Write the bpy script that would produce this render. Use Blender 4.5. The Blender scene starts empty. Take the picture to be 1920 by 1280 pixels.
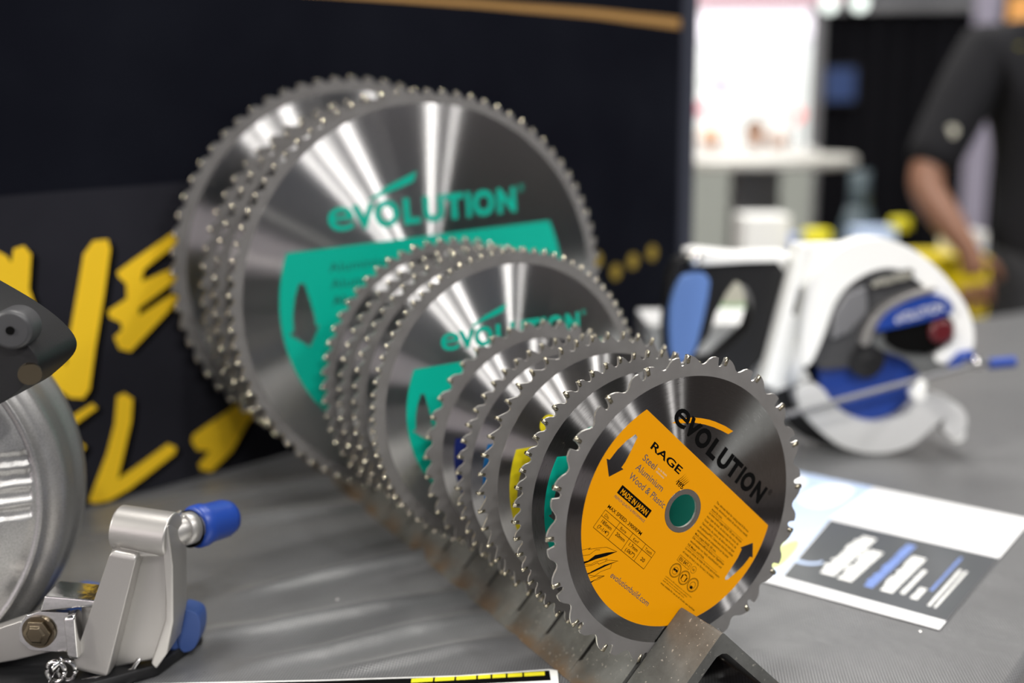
import bpy, bmesh, math, random
from math import sin, cos, pi, radians, hypot, atan2
from mathutils import Vector, Matrix
from mathutils.geometry import tessellate_polygon
random.seed(7)
S = 0.001                                    # everything below is written in millimetres
COL = bpy.context.scene.collection
YAW = 0.50579                                # the bench is seen at this angle to the row of blades
CX, CY = -366.1, -458.8                      # where the layout frame of the bench starts
E1 = (cos(YAW), -sin(YAW)); E2 = (sin(YAW), cos(YAW))
TZ = -20.0                                   # bench top
FZ = -940.0                                  # hall floor

# ------------------------------------------------------------------ materials
def mat(name, col, rough=.5, metal=0.0, emit=None, estr=0.0, spec=.5, coat=0, noise=None, bump=None, sheen=0):
    m = bpy.data.materials.new(name); m.use_nodes = True
    nt = m.node_tree; b = nt.nodes['Principled BSDF']
    b.inputs['Base Color'].default_value = (*col, 1); b.inputs['Roughness'].default_value = rough
    b.inputs['Metallic'].default_value = metal; b.inputs['Specular IOR Level'].default_value = spec
    b.inputs['Coat Weight'].default_value = coat; b.inputs['Sheen Weight'].default_value = sheen
    if emit: b.inputs['Emission Color'].default_value = (*emit, 1); b.inputs['Emission Strength'].default_value = estr
    if noise or bump:
        tc = nt.nodes.new('ShaderNodeTexCoord')
    if noise:                                # (scale, second colour, detail)
        n = nt.nodes.new('ShaderNodeTexNoise'); n.inputs['Scale'].default_value = noise[0]; n.inputs['Detail'].default_value = noise[2]
        r = nt.nodes.new('ShaderNodeValToRGB'); r.color_ramp.elements[0].position = .35; r.color_ramp.elements[1].position = .68
        r.color_ramp.elements[0].color = (*col, 1); r.color_ramp.elements[1].color = (*noise[1], 1)
        nt.links.new(tc.outputs['Object'], n.inputs['Vector']); nt.links.new(n.outputs['Fac'], r.inputs['Fac'])
        nt.links.new(r.outputs['Color'], b.inputs['Base Color'])
    if bump:                                 # (scale, strength, distance)
        n = nt.nodes.new('ShaderNodeTexNoise'); n.inputs['Scale'].default_value = bump[0]; n.inputs['Detail'].default_value = 4
        bp = nt.nodes.new('ShaderNodeBump'); bp.inputs['Strength'].default_value = bump[1]; bp.inputs['Distance'].default_value = bump[2]
        nt.links.new(tc.outputs['Object'], n.inputs['Vector']); nt.links.new(n.outputs['Fac'], bp.inputs['Height'])
        nt.links.new(bp.outputs['Normal'], b.inputs['Normal'])
    return m

def brushed(name, col, rough=.28, an=.9, grain=1.0):
    """steel with circular brushing about the object's own Y axis"""
    m = mat(name, col, rough, 1.0); nt = m.node_tree; b = nt.nodes['Principled BSDF']; L = nt.links.new; N = nt.nodes.new
    nt.nodes.remove(b); b = N('ShaderNodeBsdfAnisotropic'); b.distribution = 'GGX'; b.inputs['Anisotropy'].default_value = an
    L(b.outputs[0], nt.nodes['Material Output'].inputs['Surface'])
    t = N('ShaderNodeTangent'); t.direction_type = 'RADIAL'; t.axis = 'Y'; L(t.outputs[0], b.inputs['Tangent'])
    tc = N('ShaderNodeTexCoord'); sp = N('ShaderNodeSeparateXYZ'); L(tc.outputs['Object'], sp.inputs[0])
    at = N('ShaderNodeMath'); at.operation = 'ARCTAN2'; L(sp.outputs['X'], at.inputs[0]); L(sp.outputs['Z'], at.inputs[1])
    ln = N('ShaderNodeVectorMath'); ln.operation = 'LENGTH'; cb0 = N('ShaderNodeCombineXYZ'); L(sp.outputs['X'], cb0.inputs[0]); L(sp.outputs['Z'], cb0.inputs[1]); L(cb0.outputs[0], ln.inputs[0])
    cb = N('ShaderNodeCombineXYZ')
    m1 = N('ShaderNodeMath'); m1.operation = 'MULTIPLY'; m1.inputs[1].default_value = 2600; L(ln.outputs['Value'], m1.inputs[0])
    m2 = N('ShaderNodeMath'); m2.operation = 'MULTIPLY'; m2.inputs[1].default_value = 9; L(at.outputs[0], m2.inputs[0])
    L(m1.outputs[0], cb.inputs[0]); L(m2.outputs[0], cb.inputs[1])
    n = N('ShaderNodeTexNoise'); n.inputs['Scale'].default_value = 1; n.inputs['Detail'].default_value = 3; L(cb.outputs[0], n.inputs['Vector'])
    mr = N('ShaderNodeMapRange'); mr.inputs['From Min'].default_value = .3; mr.inputs['From Max'].default_value = .7
    mr.inputs['To Min'].default_value = rough - .05*grain; mr.inputs['To Max'].default_value = rough + .07*grain
    L(n.outputs['Fac'], mr.inputs[0]); L(mr.outputs[0], b.inputs['Roughness'])
    mx = N('ShaderNodeMixRGB'); mx.inputs[1].default_value = (*[c*(1-.3*grain) for c in col], 1); mx.inputs[2].default_value = (*[min(1, c*(1+.25*grain)) for c in col], 1)
    L(n.outputs['Fac'], mx.inputs[0]); L(mx.outputs[0], b.inputs['Color'])
    bp = N('ShaderNodeBump'); bp.inputs['Strength'].default_value = .12*grain; bp.inputs['Distance'].default_value = .00003
    # very slight unevenness along the brushing breaks the edges of the streaks
    cb2 = N('ShaderNodeCombineXYZ'); m3 = N('ShaderNodeMath'); m3.operation = 'MULTIPLY'; m3.inputs[1].default_value = 900; L(ln.outputs['Value'], m3.inputs[0])
    m4 = N('ShaderNodeMath'); m4.operation = 'MULTIPLY'; m4.inputs[1].default_value = 26; L(at.outputs[0], m4.inputs[0])
    L(m3.outputs[0], cb2.inputs[0]); L(m4.outputs[0], cb2.inputs[1])
    n2 = N('ShaderNodeTexNoise'); n2.inputs['Scale'].default_value = 1; n2.inputs['Detail'].default_value = 1; L(cb2.outputs[0], n2.inputs['Vector'])
    L(n2.outputs['Fac'], bp.inputs['Height']); L(bp.outputs['Normal'], b.inputs['Normal'])
    return m

M = {}
M['rim'] = mat('satin_grey_steel', (.235, .225, .218), .48, .35, noise=(60, (.20, .19, .183), 3), bump=(1500, .15, .0001))
M['edge'] = mat('ground_steel_edge', (.75, .73, .69), .42, 1.0)
M['brushA'] = brushed('fine_brushed_steel', (.60, .585, .58), .33, .84, .5)
M['brushB'] = brushed('coarse_brushed_steel', (.25, .243, .24), .33, .83, 1.2)
M['tipdark'] = mat('shaded_carbide', (.42, .385, .29), .28, 1.0)  # same carbide, darkened for the shade on the small blades' leading faces
M['tip'] = mat('carbide', (.78, .72, .56), .22, 1.0)
M['bore'] = mat('machined_ring', (.45, .44, .43), .25, 1.0)
M['orange'] = mat('orange_print', (.83, .33, .0), .5, spec=.12, bump=(2500, .1, .00005))
M['teal'] = mat('teal_print', (.0, .42, .30), .45, spec=.25)
M['yellowp'] = mat('yellow_print', (.80, .66, .01), .45)
M['bluep'] = mat('light_blue_print', (.01, .20, .55), .45)
M['navyp'] = mat('dark_blue_print', (.008, .02, .16), .45)
M['ink'] = mat('black_ink', (.003, .003, .003), .6, spec=.05)
M['greyink'] = mat('grey_ink', (.10, .09, .10), .5)
M['blackplastic'] = mat('black_plastic', (.012, .012, .013), .42, spec=.35, bump=(900, .2, .0003))
M['darkgrey'] = mat('dark_grey_plastic', (.05, .05, .053), .45)
M['cast'] = mat('cast_aluminium', (.52, .51, .50), .43, .9, noise=(900, (.42, .41, .40), 3), bump=(1400, .3, .0002))
M['castsat'] = mat('satin_aluminium', (.40, .385, .37), .42, .75, bump=(900, .2, .0002))
M['magn'] = mat('painted_light_metal', (.93, .93, .91), .32, .05)
M['chrome'] = mat('chrome', (.66, .65, .64), .14, 1.0, bump=(120, .3, .001))
M['bolt'] = mat('brass_tinted_bolt', (.16, .13, .09), .35, 1.0)
M['blue'] = mat('blue_plastic', (.010, .045, .27), .38)
M['blue2'] = mat('slate_blue_plastic', (.035, .075, .24), .5)
M['strap'] = mat('light_blue_grip', (.11, .21, .50), .5)
M['red'] = mat('dark_red_plastic', (.10, .008, .012), .35)
M['white'] = mat('white_print', (.85, .85, .83), .5)
M['cream'] = mat('cream_print', (.62, .60, .50), .5)
M['paperw'] = mat('glossy_white_paper', (.92, .92, .93), .25, spec=.6)
M['paperg'] = mat('glossy_grey_print', (.085, .09, .095), .22, spec=.6)
M['yellow'] = mat('banner_yellow', (.95, .60, .012), .6)
M['yellowcase'] = mat('yellow_case', (.72, .56, .0), .5)
M['sticker'] = mat('yellow_sticker', (.8, .72, .02), .4)
M['gold'] = mat('gold_print', (.42, .23, .07), .6)
M['golddot'] = mat('gold_dot_print', (.33, .23, .03), .6)
M['skin'] = mat('skin', (.66, .40, .28), .5)
M['skin2'] = mat('darker_skin', (.24, .115, .07), .5)
M['shirt'] = mat('black_polo_cloth', (.012, .012, .014), .85, spec=.15)
M['trouser'] = mat('dark_trousers', (.01, .01, .012), .8)
M['hair'] = mat('brown_hair', (.06, .03, .015), .6)
M['fairhair'] = mat('fair_hair', (.75, .48, .32), .6)
M['carpet'] = mat('dark_hall_carpet', (.03, .026, .024), .95, noise=(25, (.20, .15, .12), 6))
M['drape'] = mat('black_drape', (.006, .006, .008), .95, spec=.1)
M['column'] = mat('lavender_grey_column', (.30, .28, .36), .7)
M['wallw'] = mat('white_booth_panel', (.85, .88, .86), .7)
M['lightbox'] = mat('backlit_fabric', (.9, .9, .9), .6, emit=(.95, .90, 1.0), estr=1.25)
M['wallglow'] = mat('glowing_white_wall', (.9, .9, .9), .6, emit=(.93, 1.0, .96), estr=.68)  # plain white wall; the bright light on it is put in as emission
M['pinkbox'] = mat('backlit_pink_print', (.5, .3, .36), .6, emit=(.45, .27, .33), estr=.6)
M['bluescreen'] = mat('dim_blue_screen', (.01, .02, .05), .4, emit=(.05, .1, .3), estr=.35)
M['redlamp'] = mat('red_lamp', (.8, .1, .1), .4, emit=(1, .25, .22), estr=1.3)
M['orangelamp'] = mat('warm_lamp', (.6, .3, .1), .4, emit=(.5, .22, .05), estr=.7)
M['lampw'] = mat('lamp_lens', (.9, .9, .9), .4, emit=(.85, 1, .92), estr=1.6)
M['laminate'] = mat('pale_laminate', (.55, .54, .50), .35)
M['greymetal'] = mat('grey_post', (.22, .22, .23), .5, .5)
M['greycounter'] = mat('grey_counter_front', (.34, .36, .33), .6)
M['tealcloth'] = mat('slate_teal_plastic', (.06, .085, .10), .5)
M['greenprint'] = mat('green_print', (.35, .6, .3), .5)
M['skyprint'] = mat('pale_blue_print', (.50, .62, .86), .3)
M['bluetext'] = mat('blue_text_print', (.16, .26, .62), .4)
M['paperwarm'] = mat('pale_yellow_green_print', (.55, .62, .25), .3)

def iron():
    m = mat('mill_scale_steel', (.15, .14, .13), .42, .35); nt = m.node_tree; b = nt.nodes['Principled BSDF']; L = nt.links.new; N = nt.nodes.new
    tc = N('ShaderNodeTexCoord')
    n = N('ShaderNodeTexNoise'); n.inputs['Scale'].default_value = 28; n.inputs['Detail'].default_value = 8; n.inputs['Roughness'].default_value = .65; L(tc.outputs['Object'], n.inputs['Vector'])
    r = N('ShaderNodeValToRGB'); e = r.color_ramp.elements; e[0].position = .3; e[0].color = (.075, .073, .066, 1); e[1].position = .72; e[1].color = (.19, .192, .18, 1)
    L(n.outputs['Fac'], r.inputs[0])
    # rust gathers along the lower edge of the legs and in blotches
    sp = N('ShaderNodeSeparateXYZ'); L(tc.outputs['Object'], sp.inputs[0])
    mr = N('ShaderNodeMapRange'); mr.inputs['From Min'].default_value = -.008; mr.inputs['From Max'].default_value = -.018; L(sp.outputs['Z'], mr.inputs[0])
    n2 = N('ShaderNodeTexNoise'); n2.inputs['Scale'].default_value = 45; n2.inputs['Detail'].default_value = 5; L(tc.outputs['Object'], n2.inputs['Vector'])
    r2 = N('ShaderNodeValToRGB'); r2.color_ramp.elements[0].position = .36; r2.color_ramp.elements[1].position = .55; L(n2.outputs['Fac'], r2.inputs[0])
    mu = N('ShaderNodeMath'); mu.operation = 'MULTIPLY'; L(mr.outputs[0], mu.inputs[0]); L(r2.outputs['Color'], mu.inputs[1])
    mx = N('ShaderNodeMixRGB'); mx.inputs[2].default_value = (.15, .10, .06, 1); L(mu.outputs[0], mx.inputs[0]); L(r.outputs['Color'], mx.inputs[1])
    # scratches and bare specks
    v = N('ShaderNodeTexNoise'); v.inputs['Scale'].default_value = 420; v.inputs['Detail'].default_value = 2; L(tc.outputs['Object'], v.inputs['Vector'])
    r3 = N('ShaderNodeValToRGB'); r3.color_ramp.elements[0].position = .66; r3.color_ramp.elements[1].position = .72; L(v.outputs['Fac'], r3.inputs[0])
    mx2 = N('ShaderNodeMixRGB'); mx2.inputs[2].default_value = (.34, .32, .28, 1); L(r3.outputs['Color'], mx2.inputs[0]); L(mx.outputs[0], mx2.inputs[1])
    # dark drips below the slots, every 40 mm along the bar
    L(mx2.outputs[0], b.inputs['Base Color'])
    bp = N('ShaderNodeBump'); bp.inputs['Strength'].default_value = .35; bp.inputs['Distance'].default_value = .0006; L(n.outputs['Fac'], bp.inputs['Height']); L(bp.outputs[0], b.inputs['Normal'])
    mr2 = N('ShaderNodeMapRange'); mr2.inputs['To Min'].default_value = .3; mr2.inputs['To Max'].default_value = .55; L(n2.outputs['Fac'], mr2.inputs[0]); L(mr2.outputs[0], b.inputs['Roughness'])
    return m
M['iron'] = iron()

def weave():
    m = mat('grey_satin_tablecloth', (.1, .1, .103), .33, 0, spec=.6, sheen=.2); nt = m.node_tree; b = nt.nodes['Principled BSDF']; L = nt.links.new; N = nt.nodes.new
    tc = N('ShaderNodeTexCoord'); mp = N('ShaderNodeMapping'); mp.inputs['Rotation'].default_value = (0, 0, radians(38)); L(tc.outputs['Object'], mp.inputs[0])
    ws = []
    for d in ('X', 'Y'):
        w = N('ShaderNodeTexWave'); w.bands_direction = d; w.inputs['Scale'].default_value = 170; L(mp.outputs[0], w.inputs['Vector']); ws.append(w)
    ad = N('ShaderNodeMath'); ad.operation = 'MULTIPLY'; L(ws[0].outputs['Fac'], ad.inputs[0]); L(ws[1].outputs['Fac'], ad.inputs[1])
    mx = N('ShaderNodeMixRGB'); mx.inputs[1].default_value = (.06, .061, .064, 1); mx.inputs[2].default_value = (.185, .185, .19, 1)
    L(ad.outputs[0], mx.inputs[0]); L(mx.outputs[0], b.inputs['Base Color'])
    bp = N('ShaderNodeBump'); bp.inputs['Strength'].default_value = .35; bp.inputs['Distance'].default_value = .0004; L(ad.outputs[0], bp.inputs['Height'])
    n = N('ShaderNodeTexNoise'); n.inputs['Scale'].default_value = 16; n.inputs['Detail'].default_value = 3; L(tc.outputs['Object'], n.inputs['Vector'])
    bp2 = N('ShaderNodeBump'); bp2.inputs['Strength'].default_value = .5; bp2.inputs['Distance'].default_value = .004; L(n.outputs['Fac'], bp2.inputs['Height']); L(bp.outputs[0], bp2.inputs['Normal'])
    L(bp2.outputs[0], b.inputs['Normal'])
    return m
M['cloth'] = weave()

def fabric(name, c1, c2):
    m = mat(name, c1, .9, 0, noise=(5, c2, 5), spec=.06); nt = m.node_tree; b = nt.nodes['Principled BSDF']
    return m
M['banner'] = fabric('near_black_banner_fabric', (.0045, .005, .009), (.008, .009, .014))
M['bannerg'] = fabric('charcoal_banner_print', (.017, .017, .022), (.026, .026, .033))

# ------------------------------------------------------------------ mesh helpers
def tag(o, label=None, cat=None, group=None, kind=None):
    if label: o['label'] = label
    if cat: o['category'] = cat
    if group: o['group'] = group
    if kind: o['kind'] = kind
    return o

def empty(name, loc, rz=0.0, label=None, cat=None, group=None):
    o = bpy.data.objects.new(name, None); COL.objects.link(o); o.empty_display_size = .02
    o.location = Vector(loc)*S; o.rotation_euler = (0, 0, rz)
    return tag(o, label, cat, group)

def mesh(name, vs, fs, m, parent=None, loc=(0, 0, 0), rz=0.0, smooth=False, bevel=0, seg=2, mats=None, mi=None):
    me = bpy.data.meshes.new(name); me.from_pydata([Vector(v)*S for v in vs], [], fs)
    for x in (mats or [m]): me.materials.append(x)
    if mi: me.polygons.foreach_set('material_index', mi)
    bm = bmesh.new(); bm.from_mesh(me)
    if not mi: bmesh.ops.recalc_face_normals(bm, faces=bm.faces)
    bm.to_mesh(me); bm.free()
    if smooth:
        me.polygons.foreach_set('use_smooth', [True]*len(me.polygons))
    me.update()
    o = bpy.data.objects.new(name, me); COL.objects.link(o)
    o.location = Vector(loc)*S; o.rotation_euler = (0, 0, rz)
    if parent: o.parent = parent
    if bevel:
        b = o.modifiers.new('bevel', 'BEVEL'); b.width = bevel*S; b.segments = seg; b.limit_method = 'ANGLE'; b.angle_limit = radians(35)
        b.harden_normals = False
        me.polygons.foreach_set('use_smooth', [True]*len(me.polygons))
        w = o.modifiers.new('wn', 'WEIGHTED_NORMAL'); w.keep_sharp = False
    return o

def join(*parts):
    vs, fs = [], []
    for v, f in parts:
        k = len(vs); vs += list(v); fs += [tuple(i+k for i in q) for q in f]
    return vs, fs

def prism_d(outer, y0, y1, holes=(), plane='XZ'):
    """polygon (a,b) with holes, stretched from y0 to y1 along the plane's normal"""
    loops = [list(outer)]+[list(h) for h in holes]
    area = lambda q: sum(q[i][0]*q[(i+1) % len(q)][1]-q[(i+1) % len(q)][0]*q[i][1] for i in range(len(q)))
    if area(loops[0]) < 0: loops[0].reverse()
    for h in loops[1:]:
        if area(h) > 0: h.reverse()
    tri = tessellate_polygon([[Vector((a, b, 0)) for a, b in l] for l in loops])
    flat = [q for l in loops for q in l]; n = len(flat)
    put = (lambda a, b, y: (a, y, b)) if plane == 'XZ' else (lambda a, b, y: (a, b, y))
    vs = [put(a, b, y0) for a, b in flat]+[put(a, b, y1) for a, b in flat]
    fs = [tuple(t) for t in tri]+[tuple(i+n for i in reversed(t)) for t in tri]
    k = 0
    for l in loops:
        for i in range(len(l)):
            j = (i+1) % len(l); fs.append((k+i, k+j, n+k+j, n+k+i))
        k += len(l)
    return vs, fs

def prism(name, outer, y0, y1, m, parent=None, holes=(), plane='XZ', **kw):
    v, f = prism_d(outer, y0, y1, holes, plane)
    return mesh(name, v, f, m, parent, **kw)

def smoothpoly(pts, n=2):
    """round a coarse outline (Chaikin)"""
    for _ in range(n):
        q = []
        for i in range(len(pts)):
            a, b = pts[i], pts[(i+1) % len(pts)]
            q += [(a[0]*.75+b[0]*.25, a[1]*.75+b[1]*.25), (a[0]*.25+b[0]*.75, a[1]*.25+b[1]*.75)]
        pts = q
    return pts

def circ(cx, cy, r, n=48, ry=None):
    return [(cx+r*cos(2*pi*i/n), cy+(ry or r)*sin(2*pi*i/n)) for i in range(n)]

def box_d(x0, x1, y0, y1, z0, z1):
    v = [(x, y, z) for z in (z0, z1) for y in (y0, y1) for x in (x0, x1)]
    return v, [(0, 2, 3, 1), (4, 5, 7, 6), (0, 1, 5, 4), (2, 6, 7, 3), (0, 4, 6, 2), (1, 3, 7, 5)]

def lathe_d(prof, axis, origin, n=48):
    """prof = [(r, h)] about axis from origin"""
    ax = Vector(axis).normalized(); up = Vector((0, 0, 1)) if abs(ax.z) < .9 else Vector((1, 0, 0))
    e = ax.cross(up).normalized(); g = ax.cross(e); o = Vector(origin)
    vs, fs = [], []
    for r, h in prof:
        for i in range(n):
            a = 2*pi*i/n; vs.append(tuple(o+ax*h+e*(r*cos(a))+g*(r*sin(a))))
    for k in range(len(prof)-1):
        for i in range(n):
            j = (i+1) % n; fs.append((k*n+i, k*n+j, (k+1)*n+j, (k+1)*n+i))
    if prof[0][0] > 1e-6: fs.append(tuple(range(n)))
    if prof[-1][0] > 1e-6: fs.append(tuple((len(prof)-1)*n+i for i in range(n)))
    return vs, fs

def cyl_d(p0, p1, r, n=24, r2=None):
    a, b = Vector(p0), Vector(p1)
    return lathe_d([(r, 0), (r2 if r2 is not None else r, (b-a).length)], b-a, a, n)

def tube_d(pts, r, n=10):
    ps = [Vector(q) for q in pts]; vs, fs = [], []
    for k, q in enumerate(ps):
        d = (ps[min(k+1, len(ps)-1)]-ps[max(k-1, 0)]).normalized()
        up = Vector((0, 0, 1)) if abs(d.z) < .9 else Vector((1, 0, 0)); e = d.cross(up).normalized(); g = d.cross(e)
        for i in range(n):
            a = 2*pi*i/n; vs.append(tuple(q+e*(r*cos(a))+g*(r*sin(a))))
    for k in range(len(ps)-1):
        for i in range(n):
            j = (i+1) % n; fs.append((k*n+i, k*n+j, (k+1)*n+j, (k+1)*n+i))
    fs += [tuple(range(n)), tuple((len(ps)-1)*n+i for i in range(n))]
    return vs, fs

# lettering -------------------------------------------------------------------
_tc = {}
def glyphs(s, bold=0.0):
    """(verts2d, faces, cap height) of a string in the built-in font"""
    key = (s, bold)
    if key in _tc: return _tc[key]
    def ev(t):
        cu = bpy.data.curves.new('t', 'FONT'); cu.body = t; cu.offset = bold; cu.resolution_u = 4
        o = bpy.data.objects.new('t', cu); COL.objects.link(o)
        bpy.context.view_layer.update()
        me = bpy.data.meshes.new_from_object(o.evaluated_get(bpy.context.evaluated_depsgraph_get()))
        v = [(p.co.x, p.co.y) for p in me.vertices]; f = [tuple(p.vertices) for p in me.polygons]
        bpy.data.objects.remove(o); bpy.data.curves.remove(cu); bpy.data.meshes.remove(me)
        return v, f
    v, f = ev(s); hv, _ = ev('H'); cap = max(p[1] for p in hv)-min(p[1] for p in hv)
    _tc[key] = (v, f, cap); return _tc[key]

def line_d(s, a0, a1, base, cap, y, rot=0.0, bold=0.0, capref=None):
    """text set from a0 to a1 on a baseline, in a frame turned by rot degrees, at depth y"""
    v, f, c = glyphs(s, bold)
    x0 = min(p[0] for p in v); x1 = max(p[0] for p in v); k = (a1-a0)/(x1-x0); kz = cap/c
    cr, sr = cos(radians(rot)), sin(radians(rot)); out = []
    for p in v:
        a = a0+(p[0]-x0)*k; b = base+p[1]*kz
        out.append((a*cr-b*sr, y, a*sr+b*cr))
    return out, f

def rotp(pts, rot):
    cr, sr = cos(radians(rot)), sin(radians(rot))
    return [(a*cr-b*sr, a*sr+b*cr) for a, b in pts]

def stroke_d(a, b, w, y, rot):
    d = Vector((b[0]-a[0], b[1]-a[1])); d.normalize(); n = Vector((-d.y, d.x))*w/2
    q = rotp([(a[0]+n.x, a[1]+n.y), (b[0]+n.x, b[1]+n.y), (b[0]-n.x, b[1]-n.y), (a[0]-n.x, a[1]-n.y)], rot)
    return [(x, y, z) for x, z in q], [(0, 1, 2, 3)]

def poly_d(pts, y, rot):
    pts = rotp(pts, rot); t = tessellate_polygon([[Vector((a, b, 0)) for a, b in pts]])
    return [(a, y, b) for a, b in pts], [tuple(q) for q in t]

# ------------------------------------------------------------------ the slotted angle iron
BL = [  # y, outer radius, teeth, profile, phase, face radius, label radius, label colour, chord, rotation, face kind
    (0.0, 92.5, 20, 'rage', 0.0, 80.1, 70.3, 'orange', 29.1, -43, 'B'),
    (41.6, 89.9, 54, 'hook', .3, 77.6, 69.1, 'teal', 28.6, -5, 'B'),
    (81.5, 92.3, 48, 'trap', .1, 78.6, 70.2, 'yellowp', 26.0, 0, 'A'),
    (119.6, 88.3, 52, 'hook', .6, 77.8, 69.0, 'bluep', 17.5, -5, 'A'),
    (164.8, 89.8, 40, 'hook', .2, 76.6, 67.6, 'navyp', 7.0, -6, 'A'),
    (201.6, 113.4, 80, 'fine', .0, 102.0, 86.2, 'teal', 36.0, 2.0, 'A'),
    (238.8, 112.8, 60, 'fine', .4, 102.0, 86.2, 'teal', 36.0, 1.0, 'A'),
    (276.0, 110.5, 60, 'fine', .7, 100.0, 84.2, 'teal', 35.0, -2.0, 'A'),
    (305.0, 112.9, 60, 'fine', .1, 102.0, 86.2, 'teal', 36.0, 3.0, 'A'),
    (344.3, 172.0, 80, 'fine', .0, 160.0, 131.0, 'teal', 51.7, 3.1, 'A'),
    (393.0, 171.7, 72, 'fine', .5, 160.0, 131.0, 'teal', 51.7, 0.0, 'A'),
    (446.0, 169.5, 66, 'fine', .2, 158.0, 130.0, 'teal', 51.0, 1.0, 'A'),
    (510.0, 180.5, 66, 'fine', .8, 166.0, 136.0, 'teal', 53.0, 2.0, 'A')]

def angle_iron():
    zr = 32.9; t = 7.2; leg = 53.4; zb = zr-leg
    q = t*math.sqrt(2)
    # cross-section, outer then inner with a root fillet
    sec = [(-leg, zb), (-1.2, zr-1.2), (0, zr-.55), (1.2, zr-1.2), (leg, zb), (leg-t*.707, zb-t*.707+ .0)]
    sec[-1] = (leg-4.6, zb-.0)
    inner = []
    sec = [(-leg, zb+.6), (-1.4, zr-1.4), (0, zr-.7), (1.4, zr-1.4), (leg, zb+.6), (leg-.6, zb), (leg-q+1.0, zb)]
    ri = zr-q
    f = [(6.0, ri-6.0), (3.6, ri-4.0), (0, ri-3.1), (-3.6, ri-4.0), (-6.0, ri-6.0)]
    sec += f+[(-(leg-q+1.0), zb), (-leg+.6, zb)]
    ys = [-38.6]; slots = []
    for y, *_ in BL:
        ys += [y-1.5, y+1.5]; slots.append((y-1.5, y+1.5))
    ys.append(556.0)
    # the solid bar between slots is full height; in a slot everything above zs is cut away
    zs = -11.0
    low_l = [(-leg, zb+.6), (-(zr-zs), zs), (-(zr-zs)+q, zs), (-(leg-q+1.0), zb), (-leg+.6, zb)]
    low_r = [(-a, b) for a, b in reversed(low_l)]
    parts = []
    for i in range(len(ys)-1):
        y0, y1 = ys[i], ys[i+1]
        if i % 2 == 0: parts.append(prism_d(sec, y0, y1))
        else: parts += [prism_d(low_l, y0, y1), prism_d(low_r, y0, y1)]
    v, fc = join(*parts)
    o = mesh('slotted_angle_iron', v, fc, M['iron'])
    tag(o, 'long rusty steel angle iron lying ridge up, slotted to hold the row of saw blades', 'metal rack')
angle_iron()

# ------------------------------------------------------------------ saw blades
PROF = {
    'rage': [(0, 0), (.06, -.1), (.14, -.5), (.22, -1.4), (.30, -3.0), (.37, -4.9), (.43, -5.7), (.49, -5.5), (.55, -4.3), (.61, -2.5), (.68, -1.2), (.77, -.7), (.835, -.9), (.85, -3.2), (.865, -5.2), (.90, -6.0), (.945, -5.6), (.975, -4.4), (.992, -2.5)],
    'hook': [(0, 0), (.18, -.5), (.36, -1.3), (.5, -2.6), (.62, -4.6), (.72, -5.6), (.82, -5.9), (.91, -5.2), (.965, -3.6)],
    'trap': [(0, 0), (.10, -.15), (.62, -5.4), (.80, -6.2), (.90, -5.8), (.965, -4.2)],
    'fine': [(0, 0), (.25, -.7), (.45, -2.0), (.62, -4.3), (.75, -5.3), (.86, -5.3), (.95, -3.8)]}

def blade_outline(R, n, kind, ph):
    pts = []
    pitch = 2*pi/n; sc = 1.0 if kind in ('rage',) else min(1.0, (2*pi*R/n)/11.5)
    for k in range(n):
        a0 = pi/2-(k+ph)*pitch
        for u, d in PROF[kind]:
            a = a0-u*pitch; r = R+d*sc; pts.append((r*cos(a), r*sin(a)))
    return pts

def tip_mesh(flip, L=5.0, w=2.3, t=1.9, bv=.14):
    # the carbide: radial length L below the outer radius, leading face at x=0, body towards +x
    h = .3 if flip else -.3
    v = [(0, -w/2, -L), (t*.8, -w/2, -L), (0, w/2, -L), (t*.8, w/2, -L),
         (.1, -w/2, .15+h), (t, -w/2, -.1+h), (.1, w/2, .15-h), (t, w/2, -.1-h)]
    f = [(0, 2, 3, 1), (4, 5, 7, 6), (0, 1, 5, 4), (2, 6, 7, 3), (0, 4, 6, 2), (1, 3, 7, 5)]
    me = bpy.data.meshes.new('carbide_tip'); me.from_pydata([Vector(q)*S for q in v], [], f); me.materials.append(M['tip' if bv > .2 else 'tipdark'])
    bm = bmesh.new(); bm.from_mesh(me); bmesh.ops.recalc_face_normals(bm, faces=bm.faces); bmesh.ops.bevel(bm, geom=bm.edges[:], offset=bv*S, segments=2, affect='EDGES', clamp_overlap=True)
    for f_ in bm.faces: f_.smooth = True
    bm.to_mesh(me); bm.free()
    return me
TIPS = {(f, k): tip_mesh(f, *d) for f in (0, 1) for k, d in {'rage': (4.6, 2.4, 2.4), 'hook': (3.8, 2.5, 1.9), 'trap': (4.4, 2.5, 1.8), 'fine': (3.8, 3.0, 2.1, .5)}.items()}

LAB = [
    'orange faced circular saw blade with black lettering, frontmost in the rack',
    'teal labelled small saw blade directly behind the orange one',
    'small saw blade with yellow label, third from the front of the rack',
    'small saw blade with light blue label, between the yellow and dark blue ones',
    'small saw blade with dark blue label, rearmost of the five small blades',
    'medium saw blade with teal label and teal lettering, frontmost of the four medium blades',
    'medium saw blade directly behind the teal lettered medium one, only its toothed rim showing',
    'medium saw blade, third of the four medium blades, only its toothed rim showing',
    'medium saw blade, rearmost of the four, its rim against the big teal label',
    'large saw blade with big teal label and lettering, frontmost of the large blades',
    'large saw blade with bright sparkling tips directly behind the big teal lettered blade',
    'large saw blade second behind the big teal lettered one, mostly hidden dull rim',
    'large rearmost saw blade standing apart with a shiny brushed face and wide gap']

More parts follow.
